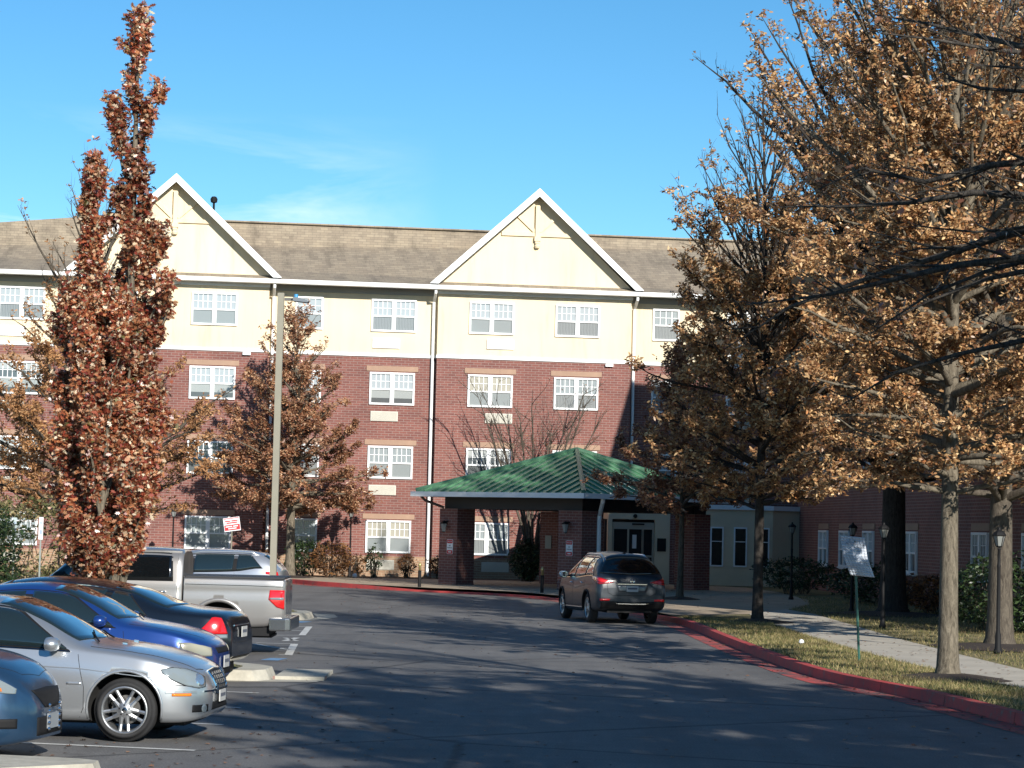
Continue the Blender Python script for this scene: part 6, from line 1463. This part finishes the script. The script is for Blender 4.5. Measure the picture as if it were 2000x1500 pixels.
# --- pale crossover beyond the pickup
spx = dict(W=1.80, wb_=2.64, R=.35, rim=.22, tw=.21, ng=3.4, tum=.30,
    zt=[(-3.58, .95), (-3.55, 1.12), (-3.42, 1.28), (-3.15, 1.53), (-2.95, 1.60), (-2.4, 1.655), (-1.6, 1.67), (-1.1, 1.63), (-.7, 1.45), (-.2, 1.18), (0, 1.12), (.5, 1.02), (.75, .9), (.88, .7)],
    zs=[(-3.58, .92), (-3.3, 1.16), (-3.0, 1.17), (-2.4, 1.08), (-1, 1.02), (-.2, 1.0), (.4, .92), (.8, .75), (.88, .6)],
    w=[(-3.58, .62), (-3.5, .76), (-3.2, .85), (-2.5, .895), (-.5, .90), (.3, .87), (.65, .76), (.88, .5)],
    zb=[(-3.58, .45), (-3.3, .33), (-.4, .25), (.5, .25), (.88, .35)])
hx = 180 - 4; f_, l_ = cardir(hx); tx_ = at(556, 1120, 62.4)
X_ = Car('silver_crossover', 'pale silver crossover with roof rails parked beyond the pickup', 'car', (tx_.x + f_.x * 3.5 * .95, 62.3, 0), radians(hx), spx, PALES, BAYG)
X_.glass([(-3.05, -2.38, -2.72, -2.40), (-2.28, -1.25, -2.30, -1.27), (-1.15, -.35, -1.17, -.85)], frac=.78); X_.screen('windscreen', -.22, -1.02, .66, .55); X_.screen('rear_window', -3.40, -3.10, .62, .55, bow=.08)
X_.patch('taillight', [(-3.22, .9, 1.10), (-3.52, .8, 1.10)], [(-3.22, .9, 1.04), (-3.55, .8, .98)], (.6, -.8, 0), TAIL, .008, 10, 5); X_.wheels('vee'); X_.mirrors(-.55, 1.1, .87)
for sd in (-1, 1):
    h_ = [X_.bvh.ray_cast(Vector((x, sd * .56, 3)), Vector((0, 0, -1)))[0] for x in np.linspace(-2.95, -1.15, 9)]
    MB().tube([(p.x, p.y, p.z + (.0 if i in (0, 8) else .045)) for i, p in enumerate(h_)], .018, mat('satin_rail', (.7, .71, .72), .3, metal=.8), 8).build('roof_rail', X_.t, smooth=True)
X_.line('door_seam', [(-2.33, .9, 1.05), (-2.4, .9, .7), (-2.35, .9, .3)], (0, -1, 0)); X_.line('wiper', [(-3.45, 0, 1.2), (-3.3, .3, 1.4)], (1, 0, 0), BLKP, .01, .02, False)

X_.t.scale = (.95, .95, .94)
# --- dark crossover at the kerb, seen from behind
spg = dict(W=1.84, wb_=2.705, R=.355, rim=.235, tw=.22, ng=3.2, tum=.30, ra=.40,
    zt=[(-3.76, .86), (-3.745, 1.00), (-3.70, 1.13), (-3.58, 1.24), (-3.40, 1.47), (-3.25, 1.585), (-3.05, 1.625), (-2.4, 1.67), (-1.6, 1.69), (-1.1, 1.65), (-.6, 1.43), (-.15, 1.17), (.1, 1.11), (.5, 1.03), (.78, .9), (.93, .7)],
    zs=[(-3.76, .83), (-3.70, 1.00), (-3.4, 1.09), (-2.9, 1.11), (-1.5, 1.04), (-.3, 1.02), (.4, .95), (.8, .8), (.93, .6)],
    w=[(-3.76, .80), (-3.70, .87), (-3.5, .905), (-3.1, .92), (-1.5, .92), (.1, .915), (.5, .85), (.8, .70), (.93, .5)],
    under=.27,
    zb=[(-3.76, .50), (-3.6, .36), (-3.2, .30), (-.4, .24), (.5, .24), (.93, .35)], lip=.03, lipm=BLKP)
hg = 90 + 12.0; f_, l_ = cardir(hg); rw = G(1147, 1216)
rax = Vector((rw.x, rw.y, 0)) - l_ * .86; go = rax + f_ * 2.705
N_ = Car('dark_crossover', 'dark gunmetal crossover stopped at the red kerb by the canopy, seen from behind', 'car', tuple(go), radians(hg), spg, GREY)
N_.glass([(-3.15, -2.42, -2.78, -2.46), (-2.32, -1.28, -2.36, -1.30), (-1.18, -.28, -1.20, -.82)], frac=.78, trim=CHR); N_.screen('windscreen', -.18, -1.0, .68, .56)
N_.patch('rear_window', [(-3.28, -.56, 1.575), (-3.26, 0, 1.60), (-3.28, .56, 1.575)], [(-3.6, -.78, 1.19), (-3.62, 0, 1.16), (-3.6, .78, 1.19)], (1, 0, 0), CGLB, .006, 20, 8, mirror=False)
N_.patch('roof_spoiler', [(-3.10, -.55, 1.9), (-3.08, 0, 1.9), (-3.10, .55, 1.9)], [(-3.30, -.56, 1.9), (-3.30, 0, 1.9), (-3.30, .56, 1.9)], (0, 0, -1), GREY, .030, 16, 4, mirror=False, skirt=.03)
N_.patch('taillight', [(-3.18, .92, 1.10), (-3.5, .88, 1.105), (-3.66, .78, 1.085), (-3.73, .55, 1.02), (-3.74, .46, .995)], [(-3.20, .92, 1.06), (-3.5, .88, .98), (-3.66, .80, .93), (-3.73, .6, .955), (-3.74, .46, .985)], (.8, -.6, 0), TAILD, .010, 16, 6)
N_.patch('taillight_lens', [(-3.55, .86, 1.075), (-3.68, .75, 1.055), (-3.73, .56, 1.005)], [(-3.55, .86, 1.01), (-3.68, .76, .985), (-3.73, .58, .985)], (.8, -.6, 0), TAIL, .014, 10, 4)
N_.patch('plate_recess', [(-3.76, -.42, .92), (-3.76, .42, .92)], [(-3.76, -.36, .765), (-3.76, .36, .765)], (1, 0, 0), mat('satin_silver_recess', (.12, .13, .14), .3, metal=.5), .005, 12, 4, mirror=False)
N_.t.scale = (.98, .97, 1.03)
N_.plate(-3.772, .84, -1, .30, .14)
N_.line('plate_garnish', [(-3.76, -.38, .945), (-3.76, .38, .945)], (1, 0, 0), CHR, .014, .006, False)
N_.line('emblem', [(-3.76 + .0 * a, .045 * cos(a), 1.015 + .045 * sin(a)) for a in np.linspace(0, 2 * pi, 13)], (1, 0, 0), CHR, .009, .006, False); N_.line('emblem', [(-3.76, -.06, 1.015), (-3.76, .06, 1.015)], (1, 0, 0), CHR, .009, .009, False)
N_.line('tailgate_seam', [(-3.7, .63, 1.12), (-3.76, .64, .9), (-3.76, .62, .74), (-3.76, .5, .685), (-3.76, 0, .68)], (1, 0, 0), r=.006)
N_.patch('lower_bumper', [(-3.76, -.80, .56), (-3.76, 0, .52), (-3.76, .80, .56)], [(-3.7, -.78, .38), (-3.7, 0, .36), (-3.7, .78, .38)], (1, 0, 0), BLKP, .010, 20, 5, mirror=False)
N_.patch('reflector', [(-3.7, .80, .60), (-3.75, .56, .60)], [(-3.7, .80, .55), (-3.75, .58, .555)], (.8, -.5, 0), TAIL, .012, 6, 2)
N_.line('bumper_trim', [(-3.76, -.42, .50), (-3.77, 0, .495), (-3.76, .42, .50)], (1, 0, 0), CHR, .014, .016, False)
sk = MB(); sk.tube([(-.42, 0, 0), (.42, 0, 0)], .001, SEAM, 3)
N_.wheels('vee', ALU); N_.mirrors(-.52, 1.10, .90, paint('pale_mirror', (.10, .17, .24), .5, .25), 1.15); N_.handle(-2.15, .94, CHR); N_.handle(-1.05, .92, CHR)
N_.line('door_seam', [(-2.37, .92, 1.05), (-2.45, .92, .8), (-2.72, .92, .62)], (0, -1, 0)); N_.line('door_seam', [(-1.23, .92, 1.02), (-1.23, .92, .35)], (0, -1, 0)); N_.line('door_seam', [(-.35, .92, 1.0), (-.30, .92, .35)], (0, -1, 0))
N_.line('sill_trim', [(-2.25, .93, .36), (-.48, .93, .34)], (0, -1, 0), CHR, .014, .006)
N_.line('body_crease', [(-3.3, .93, .93), (-2.6, .93, .90), (-1.5, .93, .80), (-.5, .93, .88), (.3, .93, .90)], (0, -1, 0), GREY, .01, .002)
for sd in (-1, 1):
    h_ = [N_.bvh.ray_cast(Vector((x, sd * .56, 3)), Vector((0, 0, -1)))[0] for x in np.linspace(-3.0, -1.15, 9)]
    MB().tube([(p.x, p.y, p.z + (.0 if i in (0, 8) else .055)) for i, p in enumerate(h_)], .02, mat('satin_rail', (.7, .71, .72), .3, metal=.8), 8).build('roof_rail', N_.t, smooth=True)
h0_ = N_.bvh.ray_cast(Vector((-2.9, 0, 3)), Vector((0, 0, -1)))[0]; MB().prism([(-2.95, h0_.z - .01), (-2.75, h0_.z - .01), (-2.95, h0_.z + .06)], -.025, .025, DARKM, 'y').build('antenna_fin', N_.t)
h1_ = N_.bvh.ray_cast(Vector((-8, .0, 1.25)), Vector((1, 0, 0)))[0]; MB().tube([(h1_.x - .02, 0, 1.22), (h1_.x - .015, .2, 1.24), (h1_.x + .0, .4, 1.235)], .010, BLKP, 5).build('rear_wiper', N_.t)
